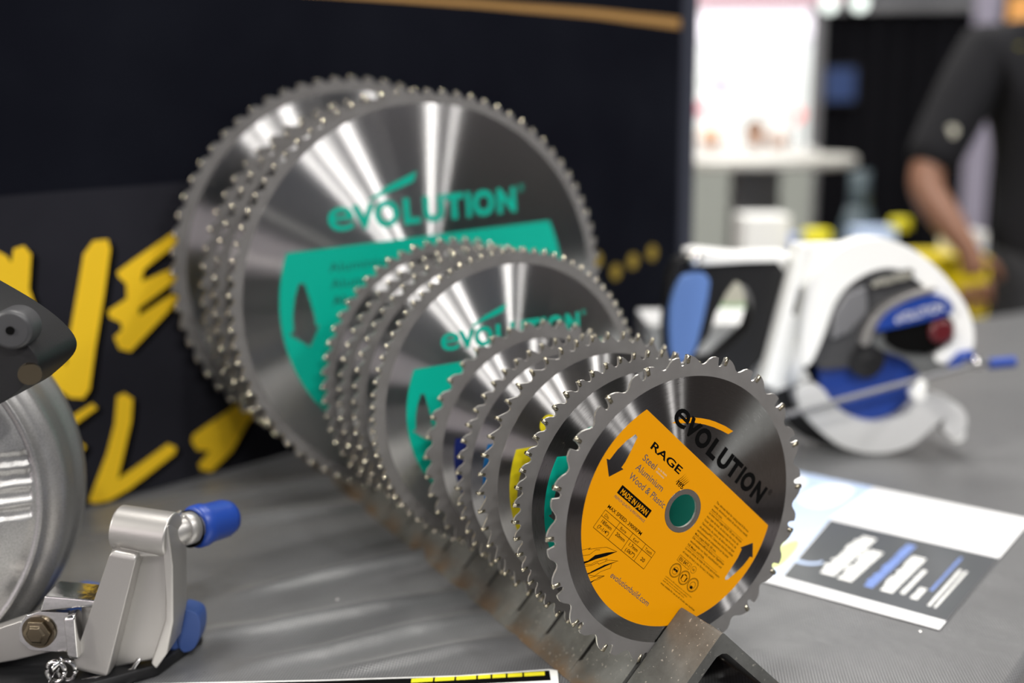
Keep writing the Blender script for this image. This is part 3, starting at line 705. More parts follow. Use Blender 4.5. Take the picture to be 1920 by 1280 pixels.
# ------------------------------------------------------------------ chop saw at the left
cs = Thing('chop_saw', 'silver chop saw with black rubber handle and blue knobs at the left edge', 'power saw', -290, 610, TZ)
ga = Vector((.27, -.92, .12)).normalized(); gc = Vector((-409, 606, 92))
ge = Vector((0, 0, 1)); gr_ = ga.cross(ge).normalized(); gu = gr_.cross(ga).normalized()
if gr_.x < 0: gr_ = -gr_
def guard():
    nr, na = 150, 420; vs, fs = [], []
    def h(r):
        P = [(0, 40), (40, 39.5), (70, 36), (95, 29), (108, 23.5), (112.5, 21), (114, 22.2), (116, 21.6), (117.5, 18), (121, 16.5), (126.5, 14), (128.5, 11), (129.5, 6), (130, -6), (130, -34), (133, -36), (134, -50), (120, -54)]
        return P
    prof = []
    P = h(0); rr = [i*117.0/nr for i in range(nr)]
    def interp(r):
        for (r0, h0), (r1, h1) in zip(P, P[1:]):
            if r0 <= r <= r1 and r1 > r0: return h0+(h1-h0)*(r-r0)/(r1-r0)
        return P[-1][1]
    prof = [(r, interp(r)) for r in rr]+[(r, z) for r, z in P[8:]]
    for r, z in prof:
        for i in range(na):
            t = 2*pi*i/na; a, b = r*cos(t), r*sin(t); zz = z
            if r < 112:
                for q in range(4):
                    b0 = 24.0-11.0*q-(a-60)*.045
                    da = min(a-30, (111.5-.6*q)-a); db = min(b-(b0-3.7), (b0+3.7)-b)
                    d = min(da, db)
                    if d > 0: zz -= min(1.9, d*1.6)
            p_ = gc+gr_*a+gu*b+ga*zz; p_.z = max(p_.z, TZ+10); vs.append(tuple(p_))
    for k in range(len(prof)-1):
        for i in range(na):
            j = (i+1) % na; fs.append((k*na+i, k*na+j, (k+1)*na+j, (k+1)*na+i))
    fs.append(tuple((len(prof)-1)*na+i for i in range(na)))
    return vs, fs
g_ = cs.part('blade_guard', guard(), M['cast'], smooth=True)
hd = smoothpoly([(-340, 262), (-306, 236), (-290, 226.5), (-273.5, 215.8), (-261, 205.2), (-253.5, 195.1), (-254.0, 187.5), (-261, 180.0), (-277, 167.5), (-286, 170.0), (-297, 182.9), (-340, 204)], 2)
hn = cs.pr('handle', hd, 548, 600, M['blackplastic'], bevel=7, seg=5)
cs.part('lock_boss', lathe_d([(0, -3), (9.0, -3), (10.6, -1.5), (11.0, 2), (11.0, 14)], (-.12, 1, 0), (-264, 545, 210.5), 40), M['darkgrey'], hn and None, smooth=False, bevel=.6)
cs.part('lock_pin', cyl_d((-263.6, 541.3, 210.5), (-264, 546, 210.5), 2.2), M['ink'])
cs.part('plug', lathe_d([(0, 0), (5.5, 0), (6, 1.5), (6, 4)], (.4, -.9, -.2), (-259, 549, 186.5), 24), M['bolt'])
cs.part('warning_sticker', prism_d([(-273, 214.6), (-272, 216.3), (-260.5, 206.4), (-261.6, 204.8)], 560, 572), M['sticker'])
# clamp arm casting
arm = cs.pr('clamp_arm', [(-243, 66), (-238, 71), (-222, 69), (-214, 66), (-208, 70), (-205.5, 52), (-209, 20), (-212.6, 6.8), (-220.9, -7.5), (-249.1, -13.5), (-270, -8.5), (-266, 2)], 596, 603, M['castsat'], bevel=2, seg=3)
cs.pr('arm_face', [(-238.5, 70), (-222.5, 66.5), (-247.5, -12.5), (-269.5, -6.5)], 582, 597, M['castsat'], parent=arm, bevel=3.2, seg=4)
cs.part('arm_eye', join(cyl_d((-239.5, 600, 78), (-205, 596, 74), 13.5, 40)), M['castsat'], arm, bevel=1.5, seg=3)
cs.pr('arm_neck', [(-237, 86), (-206, 84), (-209, 62), (-238, 62)], 588, 603, M['castsat'], parent=arm, bevel=4, seg=3)
cs.part('arm_web', prism_d([(-208.5, 82), (-204.6, 84), (-203.5, 58), (-206, 22), (-211, 2), (-219, -9), (-222, -5), (-211, 24), (-209, 50)], 586, 614), M['castsat'], arm, bevel=1.5, seg=3)
cs.part('adjuster_shaft', join(cyl_d((-212, 604, 72), (-199, 630, 66), 8.2, 40), lathe_d([(8, 0), (10.2, 1), (10.2, 8), (8, 9)], (.45, .88, -.15), (-206.5, 615, 69.5), 40)), M['castsat'], smooth=True)
kn = cs.part('adjuster_knob', lathe_d([(8, 0), (12.6, 0), (13.8, 2), (13.8, 7), (12.8, 10), (12.4, 25), (10.8, 30), (6, 32), (0, 32)], (.52, .85, -.1), (-203, 628, 66), 48), M['blue'], bevel=0, smooth=True)
cs.part('rubber_collar', lathe_d([(0, -2), (11.8, -2), (11.8, 1), (8, 1)], (.52, .85, -.1), (-204.5, 625.5, 66.2), 40), M['ink'], kn)
sk = cs.part('lock_lever', lathe_d([(0, -10), (13, -10), (15, -7), (15, 7), (13, 10), (0, 10)], (.75, -.6, 0), (-221, 628, -1), 40), M['blue2'], bevel=1.2, smooth=False)
cs.part('lever_wing', prism_d(smoothpoly([(-215, 16), (-204, 13.5), (-200, 9), (-201, -4), (-206, -14), (-216, -15)], 2), 618, 633), M['blue2'], sk, bevel=3.5, seg=4)
cs.part('pivot_bracket', prism_d([(-299, 12), (-298, 22), (-293, 28.5), (-285, 31), (-268, 30), (-267, 4), (-284, 5), (-293, 6)], 584, 588), M['chrome'], bevel=1.2, seg=3)
cs.part('bracket_fold', prism_d([(-268, 30.5), (-261, 31.5), (-261.5, 2), (-268, 3.5)], 577, 588), M['chrome'], bevel=2.5, seg=4)
cs.part('bracket_shelf', prism_d([(-285, 31), (-281, 41), (-262, 39), (-246, 37), (-247, 33), (-262, 33)], 584, 606), M['chrome'], bevel=1, seg=2)
cs.part('hinge_plate', prism_d([(-262, 33), (-247, 35), (-254, 2), (-261, -12), (-268, -8), (-266, 10)], 590, 598), M['castsat'], bevel=1.2)
cs.part('pivot_bolt', lathe_d([(0, -4.5), (5, -4.5), (6, -3), (8.8, -2.6), (8.8, 2)], (.1, 1, 0), (-286.5, 583, 18.2), 6), M['bolt'], bevel=.5)
cs.part('pivot_washer', lathe_d([(0, 0), (10.2, 0), (10.2, 2)], (.1, 1, 0), (-286.5, 582.6, 18.2), 40), M['bolt'])
cs.part('rivet', cyl_d((-262.5, 592, 10), (-252, 596, 10), 2.4), M['chrome'], bevel=.4)
cs.pr('side_plate', [(-330, 12), (-300, 22), (-281, 2), (-306, -4), (-330, -8)], 590, 600, M['castsat'], bevel=2, seg=3)
ov = [( -276+5.5*cos(t), 578+0*t, -5+6.5*sin(t)) for t in [2*pi*i/24 for i in range(25)]]
cs.part('spring_link', join(tube_d(ov, 1.5, 8), tube_d([(a+5, b+3, c-1) for a, b, c in ov], 1.5, 8), tube_d([(-279, 576, -12), (-276, 577, -2), (-272, 579, 3)], 1.8, 8)), M['chrome'], smooth=True)
cs.part('link_rod', tube_d([(-268, 580, -14), (-255, 584, -13), (-243, 590, -14.5), (-236, 594, -13), (-233, 596, -8), (-230, 600, -6)], 1.7, 10), M['chrome'], smooth=True)
cs.part('base_plate', join(box_d(-345, -262, 572, 640, TZ, TZ+7), prism_d([(-270, 566), (-262, 572), (-222, 598), (-206, 640), (-262, 660), (-340, 660), (-340, 566)], TZ+.2, TZ+8, (), 'XY')), M['blackplastic'], bevel=1.5)
cs.part('rear_lock_knob', prism_d(smoothpoly([(-309, -1), (-303, 3.5), (-288, 0), (-286, -14), (-306, -17)], 1), 668, 690), M['blue2'], bevel=3)
cs.part('fence_rail', join(tube_d([(-320, 660, TZ+6), (-298, 678, TZ+6), (-250, 684, TZ+5)], 4, 10)), M['blackplastic'])

# ------------------------------------------------------------------ circular saw at the right
cr_ = Thing('circular_saw', 'white and blue circular saw with black motor standing on the table behind the orange blade', 'power saw', 370, 1060, TZ)
X_ = dict(
 plate=[(281.5, 196.4), (328.5, 196.6), (313.0, 179.1), (300.7, 156.0), (312.0, 120.5), (292.7, 72.9), (303.2, 58.7), (268.3, 44.9), (249.1, 59.3)],
 arc=[(289.3, 150.2), (299.9, 171.5), (318.2, 190.6), (338.8, 200.0), (356.0, 202.1), (377.2, 198.6), (403.0, 184.9), (429.7, 160.4), (449.0, 134.7), (458.6, 111.0), (459.4, 87.1), (443.5, 77.2), (424.0, 75.4), (419.4, 85.5), (440.2, 95.3), (436.6, 119.1), (419.5, 141.0), (396.8, 162.7), (374.9, 173.6), (352.0, 170.0), (329.6, 155.6), (317.1, 136.2), (310.6, 108.6), (296.7, 72.8), (286.7, 77.0)],
 motor=[(325.7, 157.6), (351.7, 174.8), (380.6, 174.5), (410.7, 156.7), (435.7, 131.0), (439.7, 103.2), (423.3, 85.5), (396.0, 83.8), (366.2, 92.1), (347.7, 72.3), (296.8, 68.8), (312.0, 120.5)],
 blue=[(357.3, 110.1), (366.0, 127.8), (384.8, 138.4), (411.4, 146.9), (427.1, 143.8), (434.7, 131.0), (428.3, 126.1), (393.9, 117.6), (367.0, 112.0)],
 trim=[(344.4, 96.3), (351.9, 120.1), (367.4, 137.6), (391.9, 149.1), (414.8, 154.7), (417.0, 148.8), (392.2, 142.2), (371.6, 130.7), (359.8, 116.0), (353.4, 94.3)],
 C=[(284.0, 46.7), (292.9, 24.2), (313.7, 3.4), (338.4, -13.5), (372.8, -19.5), (404.1, -12.1), (426.5, 10.3), (437.6, 21.5), (434.7, 6.1), (445.3, -3.3), (455.2, -2.4), (460.1, 12.0), (457.1, 26.4), (444.4, 36.8), (424.3, 43.1), (412.4, 43.2), (403.3, 31.1), (388.3, 18.0), (364.8, 13.1), (338.6, 21.6), (319.9, 38.2), (313.4, 50.4), (301.3, 56.7), (287.7, 53.8)],
 strap=[(171.0, 169.1), (197.0, 168.8), (193.9, 137.6), (180.8, 78.2), (158.2, 78.4), (155.3, 128.2), (161.6, 153.6)],
 handle=[(160.2, 176.0), (176.4, 184.5), (228.5, 178.1), (274.6, 179.5), (264.9, 132.9), (250.9, 63.3), (206.4, 61), (174, 60), (156, 66), (154, 128)],
 hhole=[(199, 104), (205, 126), (215, 147), (223.5, 158.7), (235, 152.5), (241, 141), (242.7, 128), (237, 108), (217.6, 89.7), (204, 77.5), (182.4, 74.5), (187.3, 87.6)],
 bar=[(176.3, 188.3), (185.8, 190.5), (226.3, 185.9), (276.2, 186.3), (273.6, 178.6), (232.3, 178.1), (186.2, 175.7), (176.5, 178.7)])
cr_.pr('base_shoe', X_['plate'], 1036, 1044, M['magn'], [circ(290, 137, 13.5, 24, 15)], bevel=1.5, seg=2)
cr_.pr('shoe_edge', [(280.6, 197.4), (287.3, 196.7), (260.0, 56.1), (249.1, 59.3)], 1010, 1046, M['magn'], bevel=1.5, seg=2)
cr_.part('tube_rib', tube_d([(284, 1030, 58), (288, 1030, 80), (291, 1034, 100)], 7, 12), M['magn'], smooth=True)
ug = cr_.pr('upper_guard', smoothpoly(X_['arc'], 2), 1020, 1050, M['magn'], bevel=6, seg=4)
cr_.pr('motor_housing', smoothpoly(X_['motor'], 1), 1026, 1130, M['darkgrey'], bevel=6, seg=3)
cr_.pr('motor_grille', [(318, 128), (330, 148), (350, 156), (352, 128), (335, 108), (318, 100)], 1020, 1030, M['greymetal'], bevel=3)
cr_.pr('rear_cap', smoothpoly([(372, 112), (428, 126), (438, 118), (436, 100), (420, 88), (390, 86), (368, 98)], 2), 1018, 1030, M['ink'], bevel=2)
cr_.pr('silver_trim', smoothpoly(X_['trim'], 1), 1016, 1030, M['castsat'], bevel=1.5)
bp_ = cr_.pr('blue_panel', smoothpoly(X_['blue'], 1), 1014, 1030, M['blue'], bevel=2)
def slant(s, u0, z0, u1, z1, cap, y, bold=.03):
    L = hypot(u1-u0, z1-z0); r = math.degrees(atan2(z1-z0, u1-u0)); v, f = line_d(s, 0, L, 0, cap, 0, r, bold)
    return [(a+u0, y, b+z0) for a, _, b in v], f
cr_.part('panel_lettering', slant('eVOLUTION', 378, 118.5, 424, 131, 8.6, 1013.4, .0), M['white'], bp_)
cr_.part('top_badge', prism_d(smoothpoly([(351, 154), (351, 163), (390, 173), (394, 169), (393, 163)], 1), 1017, 1024), M['darkgrey'], bevel=1)
cr_.part('badge_lettering', slant('eVOLUTION', 354, 154.5, 391, 163.5, 6.5, 1016.5, .02), M['cream'])
cr_.part('red_cap', lathe_d([(0, -4), (9, -4), (12.5, -1), (12.5, 6)], (0, 1, 0), (424.6, 1017, 109.4), 32), M['red'], smooth=False, bevel=1)
cr_.pr('gear_cover', smoothpoly([(352, 108), (372, 108), (395, 90), (420, 82), (440, 84), (446, 76), (430, 66), (408, 64), (396, 80), (372, 88), (356, 96)], 1), 1022, 1040, mat('grey_gear_cover', (.13, .135, .135), .45), bevel=3)
cr_.part('lower_guard', lathe_d([(0, 0), (49.5, 0), (51, 2), (51, 12), (0, 12)], (0, 1, 0), (361.8, 1034, 64), 60), M['blue'], bevel=0)
cr_.part('pivot_hub', lathe_d([(0, -6), (6, -6), (7, -4), (17.5, -3), (18.5, 2), (18.5, 12)], (0, 1, 0), (355.2, 1026, 79), 40), M['blackplastic'], bevel=.8)
cr_.pr('guard_ring', smoothpoly(X_['C'], 2), 1022, 1052, mat('pale_grey_plastic', (.62, .62, .62), .4), bevel=4, seg=3)
cr_.part('rear_foot', cyl_d((452, 1024, 0), (452, 1052, 0), 8), M['magn'], bevel=1)
cr_.part('black_wheel', lathe_d([(0, 0), (60, 0), (62, 2), (62, 10), (0, 10)], (0, 1, 0), (336, 1058, 43), 50), M['blackplastic'], bevel=1)
cr_.part('guide_rod', tube_d([(268, 1008, 27), (272.9, 1008, 28.5), (400, 1010, 62), (463, 1012, 78.5), (474, 1012, 78.5)], 3.0, 12), M['greymetal'], smooth=True)
cr_.part('rod_clamp', join(cyl_d((404, 1004, 58), (404, 1018, 58), 5), cyl_d((401, 1000, 49), (401, 1016, 49), 7)), M['magn'], bevel=1)
cr_.part('rod_knob', cyl_d((455, 1012, 77.5), (463, 1012, 78), 7), M['chrome'], bevel=1.5)
cr_.part('rod_end_cap', tube_d([(472, 1012, 77), (497, 1012, 79)], 5.5, 14), M['blue'], bevel=0)
cr_.part('blue_hook', tube_d([(436, 1016, 72), (446, 1016, 84), (456, 1016, 85)], 6, 10), M['blue'], smooth=True)
cr_.pr('handle_frame', smoothpoly(X_['handle'], 1), 1036, 1074, M['blackplastic'], [X_['hhole']], bevel=4, seg=3)
cr_.pr('handle_grip', smoothpoly(X_['strap'], 1), 1024, 1040, M['strap'], bevel=5, seg=3)
cr_.pr('handle_bar', X_['bar'], 1030, 1078, M['magn'], bevel=3, seg=3)
cr_.part('handle_rivet', lathe_d([(0, -3), (6, -2), (8, 2), (8, 10)], (0, 1, 0), (181, 1026, 183), 24), M['chrome'], smooth=True)

# white carton behind the handle
wc = Thing('white_carton', 'glossy white carton lying on the table behind the circular saw handle', 'box', 232, 1190, TZ)
wc.part('carton_body', box_d(150, 312, 1140, 1240, TZ+.2, TZ+116), M['paperw'], bevel=1.5)
wc.part('carton_flap', box_d(151, 311, 1138.4, 1139.8, TZ+84, TZ+115), M['white'])

cc = Thing('cream_carton', 'small cream pack standing behind the white carton, seen through the saw handle', 'box', 282, 1330, TZ)
cc.part('carton_body', box_d(252, 312, 1290, 1370, TZ+.2, TZ+146), M['cream'], bevel=1.5); cc.part('printed_stripe', box_d(255, 309, 1289, 1290.4, TZ+100, TZ+112), M['greenprint'])

# ------------------------------------------------------------------ the hall beyond
bt = Thing('round_bar_table', 'round pale bar table with grey pedestal standing beyond the banner edge', 'table', 715, 3100, FZ)
bt.part('table_top', lathe_d([(0, 0), (276, 0), (284, 6), (284, 24), (276, 30), (0, 30)], (0, 0, 1), (715, 3100, 190), 60), M['laminate'], bevel=0)
bt.part('pedestal', prism_d([(640, FZ+10), (790, FZ+10), (775, 190), (655, 190)], 3040, 3160), M['greymetal'], bevel=10)
bt.part('foot_plate', lathe_d([(0, 0), (240, 0), (240, 12), (0, 12)], (0, 0, 1), (715, 3100, FZ), 40), M['greymetal'])
bb = Thing('back_display_table', 'dark covered table holding yellow cases and white packs behind the circular saw', 'table', 900, 2450, FZ)
bb.part('table_cover', join(prism_d([(420, 2265), (1040, 2265), (1040, 2800), (420, 2800)], FZ, -112, (), 'XY')), M['drape'], bevel=8)
def case(u0, u1, w0, w1, z0, z1, label, m='yellowcase'):
    c = Thing('tool_case', label, 'case', (u0+u1)/2, (w0+w1)/2, z0, 'boxes on the dark covered table')
    c.part('case_body', box_d(u0, u1, w0, w1, z0, z1), M[m], bevel=4)
    c.part('case_latch', box_d((u0+u1)/2-12, (u0+u1)/2+12, w0-4, w0+1, z1-26, z1-6), M['ink'])
case(868, 1044, 2270, 2410, -112, 25, 'large yellow case behind the hand of the leaning person')
def pack(name, u0, u1, w0, w1, z0, z1, body, stripe, label):
    c = Thing(name, label, 'box', (u0+u1)/2, (w0+w1)/2, z0, 'packs on the dark covered table')
    c.part('pack_body', box_d(u0, u1, w0, w1, z0, z1), M[body], bevel=3)
    c.part('printed_stripe', box_d(u0+3, u1-3, w0-1, w0+.5, z0+(z1-z0)*.12, z0+(z1-z0)*.3), M[stripe])
pack('carton', 543, 650, 2440, 2560, -112, 101, 'white', 'greenprint', 'tall white carton with green print, left of the yellow packs')
pack('carton', 975, 1042, 2290, 2390, 25.4, 76, 'white', 'bluetext', 'white pack with blue print on top of the yellow case by the arm')
pack('carton', 775, 862, 2340, 2420, -112, 80, 'skyprint', 'white', 'pale blue and white pack standing left of the large yellow case')
pack('carton', 640, 745, 2620, 2720, -112, 30, 'bluetext', 'white', 'dark blue pack behind the slate coloured bottle')
def bulb(u, w, z0, z1, r, m, label):
    c = Thing('drill_bit_tub', label, 'tub', u, w, z0, 'tubs on the dark covered table')
    c.part('tub_body', lathe_d([(0, 0), (r*.92, 0), (r, z1-z0-14)], (0, 0, 1), (u, w, z0), 24), M['ink'])
    c.part('tub_lid', lathe_d([(0, z1-z0), (r*.9, z1-z0), (r*1.05, z1-z0-5), (r*1.05, z1-z0-26), (0, z1-z0-26)], (0, 0, 1), (u, w, z0), 24), M[m])
bulb(700, 2400, -112, 72, 32, 'sticker', 'round tub with yellow lid between the tall white carton and the bottle')
bulb(926, 2500, -112, 88, 24, 'sticker', 'small yellow lidded tub beside the forearm of the person')
bo_ = Thing('slate_bottle', 'slate blue cone shaped bottle standing below the bar table edge', 'bottle', 826, 2500, -112)
bo_.part('bottle_body', lathe_d([(0, 0), (62, 0), (64, 8), (60, 120), (38, 190), (26, 230)], (0, 0, 1), (826, 2500, -112), 32), M['tealcloth'], smooth=True)
bo_.part('cap', lathe_d([(26, 230), (24, 262), (24, 312), (0, 314)], (0, 0, 1), (826, 2500, -112), 24), M['tealcloth'], smooth=True)

# white booth across the aisle
v, f = box_d(700, 2010, 7000, 7060, FZ, 830); solo('wall_back', (v, f), M['wallglow'], kind='structure')
sb = Thing('booth_header', 'bright backlit white header across the top of the far white booth', 'sign', 1500, 6960, 840)
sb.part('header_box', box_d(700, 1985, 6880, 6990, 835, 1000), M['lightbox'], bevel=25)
pk = Thing('overhead_sign', 'pinkish printed sign hanging above the white header', 'sign', 1500, 6800, 1030)
pk.part('sign_panel', box_d(700, 2080, 6800, 6830, 1015, 1200), M['pinkbox']); pk.part('pale_edge', box_d(700, 2080, 6796, 6801, 1010, 1030), M['white'])
vi = Thing('wall_picture', 'small violet and grey picture on the far white wall', 'picture', 1390, 6990, 560)
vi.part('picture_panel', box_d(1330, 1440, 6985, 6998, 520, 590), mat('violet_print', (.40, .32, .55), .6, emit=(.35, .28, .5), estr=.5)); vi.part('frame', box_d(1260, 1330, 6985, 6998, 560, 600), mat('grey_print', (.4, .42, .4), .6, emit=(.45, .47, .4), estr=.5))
rs = Thing('red_strip_sign', 'red printed strip low on the left of the far white wall', 'sign', 1180, 6990, 390)
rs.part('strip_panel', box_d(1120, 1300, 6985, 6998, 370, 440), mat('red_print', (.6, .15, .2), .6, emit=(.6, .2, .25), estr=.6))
ct = Thing('booth_counter', 'grey reception counter in front of the far visitors', 'counter', 1090, 5000, FZ)
ct.part('counter_front', box_d(780, 1400, 4900, 5100, FZ, 170), M['greycounter'], bevel=10); ct.part('counter_top', box_d(770, 1410, 4880, 5120, 170, 195), M['white'])
# black drape wall with soft pleats
vs, fs = [], []
n = 240
for i in range(n+1):
    u = 1700+(4300-1700)*i/n; w = 6000+34*sin(i*.55)+12*sin(i*1.7)
    vs += [(u, w, FZ), (u, w, 905)]
for i in range(n): fs.append((2*i, 2*i+2, 2*i+3, 2*i+1))
solo('wall_right', (vs, fs), M['drape'], kind='structure', smooth=True)
v, f = join(box_d(1690, 4300, 5940, 6060, 905, 960), box_d(1680, 1720, 5950, 6050, FZ, 960)); solo('trim_1', (v, f), M['greymetal'], kind='structure')
v, f = box_d(2150, 2235, 4960, 5040, FZ, 1400); solo('trim_2', (v, f), M['column'], kind='structure')
for k, (u, z) in enumerate(((1725, 935), (1890, 940))):
    l_ = Thing('spot_lamp', ('round pale lamp above the left end of the black drape', 'second round pale lamp, further right above the black drape')[k], 'lamp', u, 5900, z, 'lamps over the drape')
    l_.part('lens', lathe_d([(0, 0), (38, 0), (40, 6)], (0, -1, 0), (u, 5895, z), 24), M['lampw']); l_.part('lamp_housing', lathe_d([(44, 0), (40, 60), (0, 62)], (0, 1, 0), (u, 5896, z), 24), M['blackplastic'])
mo = Thing('wall_monitor', 'dim blue glowing monitor hanging on the black drape', 'monitor', 1800, 5930, 505)
mo.part('screen', box_d(1740, 1900, 5928, 5930, 430, 600), M['bluescreen']); mo.part('monitor_case', box_d(1725, 1915, 5930, 5956, 415, 615), M['blackplastic'])
wl = Thing('amber_sign', 'amber lit sign high above the person at the right', 'sign', 2650, 5700, 880)
wl.part('sign_face', box_d(2610, 2760, 5700, 5710, 780, 950), M['orangelamp']); wl.part('sign_case', box_d(2600, 2770, 5710, 5740, 770, 960), M['ink'])
bs = Thing('blue_sign', 'dark blue panel below the amber sign', 'sign', 2620, 5650, 640)
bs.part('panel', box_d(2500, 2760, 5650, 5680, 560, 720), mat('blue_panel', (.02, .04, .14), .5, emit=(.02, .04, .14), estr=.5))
rl = Thing('red_lamp', 'round red lamp in front of the far white wall', 'lamp', 1660, 6200, 355)
rl.part('lamp_globe', lathe_d([(0, 38), (22, 32), (38, 12), (38, -12), (22, -32), (0, -38)], (0, 0, 1), (1660, 6200, 355), 24), M['redlamp'], smooth=True)
rl.part('stand', cyl_d((1660, 6200, -70), (1660, 6200, 318), 8), M['greymetal'])

# ------------------------------------------------------------------ people
def skin(name, joints, edges, m, parent, org, sub=2):
    """a continuous limb or body surface grown over a skeleton: joints = [((u,w,z), rx, ry)]"""
    me = bpy.data.meshes.new(name)
    me.from_pydata([Vector((q[0][0]-org[0], q[0][1]-org[1], q[0][2]-org[2]))*S for q in joints], edges, [])
    o = bpy.data.objects.new(name, me); COL.objects.link(o)
    md = o.modifiers.new('s', 'SKIN'); md.use_smooth_shade = True
    for i, q in enumerate(joints):
        me.skin_vertices[0].data[i].radius = (q[1]*S, q[2]*S)
    me.skin_vertices[0].data[0].use_root = True
    sb_ = o.modifiers.new('u', 'SUBSURF'); sb_.levels = sub; sb_.render_levels = sub
    bpy.context.view_layer.update()
    ev = bpy.data.meshes.new_from_object(o.evaluated_get(bpy.context.evaluated_depsgraph_get())); ev.name = name
    bpy.data.objects.remove(o); ev.materials.clear(); ev.materials.append(m)
    ev.polygons.foreach_set('use_smooth', [True]*len(ev.polygons))
    r = bpy.data.objects.new(name, ev); COL.objects.link(r); r.parent = parent
    return r

def chain(pts): return [(i, i+1) for i in range(len(pts)-1)]

def person(u, w, fz, k, label, skin_m, shirt_m, hair_m, arms, lean=0.0, seat=False, cap=None, group=None, pants='trouser'):
    """standing figure facing -w; k scales from 1750 mm; arms = {side: (elbow, wrist, hand dir)} in figure coordinates"""
    T = Thing('person', label, 'person', u, w, fz, group); P = lambda x, y, z: (u+x*k, w+y*k+lean*(-z)*k, fz+z*k)
    hip = 920
    J = [(P(0, 0, hip), 105*k, 78*k), (P(0, 0, 1060), 105*k, 78*k), (P(0, 0, 1230), 125*k, 90*k), (P(0, 0, 1380), 130*k, 84*k), (P(0, -6, 1465), 62*k, 62*k), (P(0, -14, 1530), 56*k, 58*k), (P(0, -22, 1600), 72*k, 88*k), (P(0, -18, 1680), 76*k, 92*k), (P(0, -8, 1735), 50*k, 62*k)]
    E = chain(J)
    def add(lst, root):
        b0 = len(J); J.extend(lst); E.append((root, b0)); E.extend((b0+i, b0+i+1) for i in range(len(lst)-1)); return len(J)-1
    for s in (-1, 1):
        add([(P(s*95, 0, 860), 72*k, 72*k), (P(s*105, -6, 500), 58*k, 60*k), (P(s*108, 0, 400), 52*k, 56*k), (P(s*110, 6, 110), 38*k, 42*k), (P(s*112, -30, 50), 42*k, 40*k), (P(s*116, -150, 35), 40*k, 26*k)], 0)
        el, wr, hd_ = arms[s]
        sh = (s*190, 0, 1395)
        add([(P(*sh), 62*k, 62*k), (P(*[(sh[i]+el[i])/2 for i in range(3)]), 47*k, 47*k), (P(*el), 40*k, 40*k), (P(*[el[i]*.6+wr[i]*.4 for i in range(3)]), 38*k, 38*k), (P(*wr), 26*k, 23*k), (P(*[wr[i]+hd_[i]*60 for i in range(3)]), 36*k, 20*k)], 3)
    body = skin('body', J, E, M[skin_m], T.root, T.o)
    for s in (-1, 1):                                  # hands: five separate fingers
        el, wr, hd_ = arms[s]; d = Vector(hd_).normalized(); side = d.cross(Vector((0, -1, .2))).normalized(); dn = d.cross(side).normalized()
        pal = Vector(wr)+d*70
        for q, (off, ln) in enumerate(((-28, 62), (-9, 74), (10, 68), (27, 54))):
            b = pal+side*off; m1 = b+d*ln*.5+dn*6; e2 = b+d*ln*.9+dn*20
            skin('finger', [(P(*b), 10*k, 9*k), (P(*m1), 9*k, 8.5*k), (P(*e2), 7.5*k, 7*k)], [(0, 1), (1, 2)], M[skin_m], T.root, T.o, 1)
        b = Vector(wr)+d*25-side*30
        skin('thumb', [(P(*b), 12*k, 11*k), (P(*(b+d*26-side*22)), 10*k, 9*k), (P(*(b+d*52-side*28+dn*8)), 8*k, 7.5*k)], [(0, 1), (1, 2)], M[skin_m], T.root, T.o, 1)
    # clothes follow the body a little outside it
    J2 = [(P(0, 0, hip-70), 165*k, 122*k), (P(0, 0, 1060), 150*k, 112*k), (P(0, 0, 1230), 170*k, 124*k), (P(0, 0, 1385), 160*k, 106*k), (P(0, -4, 1450), 72*k, 72*k)]; E2 = chain(J2)
    for s in (-1, 1):
        el = arms[s][0]; sh = (s*190, 0, 1395); b0 = len(J2)
        J2 += [(P(*sh), 76*k, 76*k), (P(*[sh[i]*.5+el[i]*.5 for i in range(3)]), 66*k, 66*k), (P(*[sh[i]*.08+el[i]*.92 for i in range(3)]), 60*k, 60*k)]; E2 += [(3, b0), (b0, b0+1), (b0+1, b0+2)]
    skin('shirt', J2, E2, M[shirt_m], T.root, T.o)
    J3 = [(P(0, 0, hip-10), 160*k, 118*k), (P(0, 0, hip+130), 140*k, 104*k)]; E3 = [(0, 1)]
    for s in (-1, 1):
        b0 = len(J3); J3 += [(P(s*95, 0, 850), 104*k, 104*k), (P(s*105, -6, 500), 72*k, 74*k), (P(s*110, 4, 90), 60*k, 64*k)]; E3 += [(0, b0), (b0, b0+1), (b0+1, b0+2)]
    skin('trousers', J3, E3, M[pants], T.root, T.o)
    for s in (-1, 1):
        skin('shoe', [(P(s*112, 20, 40), 48*k, 42*k), (P(s*114, -60, 38), 50*k, 40*k), (P(s*117, -165, 28), 46*k, 28*k)], [(0, 1), (1, 2)], M['ink'], T.root, T.o, 1)
    T.part('hair', lathe_d([(0, 88*k), (45*k, 80*k), (74*k, 52*k), (86*k, 10*k), (84*k, -30*k), (70*k, -34*k)], (0, .35, .93), P(0, 4, 1688), 24), M[cap or hair_m], smooth=True)
    for s in (-1, 1):
        T.part('eye', lathe_d([(0, 7*k), (6*k, 5*k), (9*k, 0), (6*k, -5*k), (0, -7*k)], (0, 1, 0), P(s*30, -98, 1645), 12), M['ink'], smooth=True)
        T.part('ear', lathe_d([(0, 8*k), (16*k, 5*k), (22*k, 0), (14*k, -6*k), (0, -6*k)], (1, 0, 0), P(s*78, -10, 1632), 14), M[skin_m], smooth=True)
    skin('nose', [(P(0, -98, 1650), 9*k, 9*k), (P(0, -120, 1612), 15*k, 13*k)], [(0, 1)], M[skin_m], T.root, T.o, 1)
    T.part('mouth', lathe_d([(0, 3*k), (22*k, 1*k), (22*k, -2*k), (0, -3*k)], (0, .3, 1), P(0, -88, 1578), 14), M['red'])
    return T
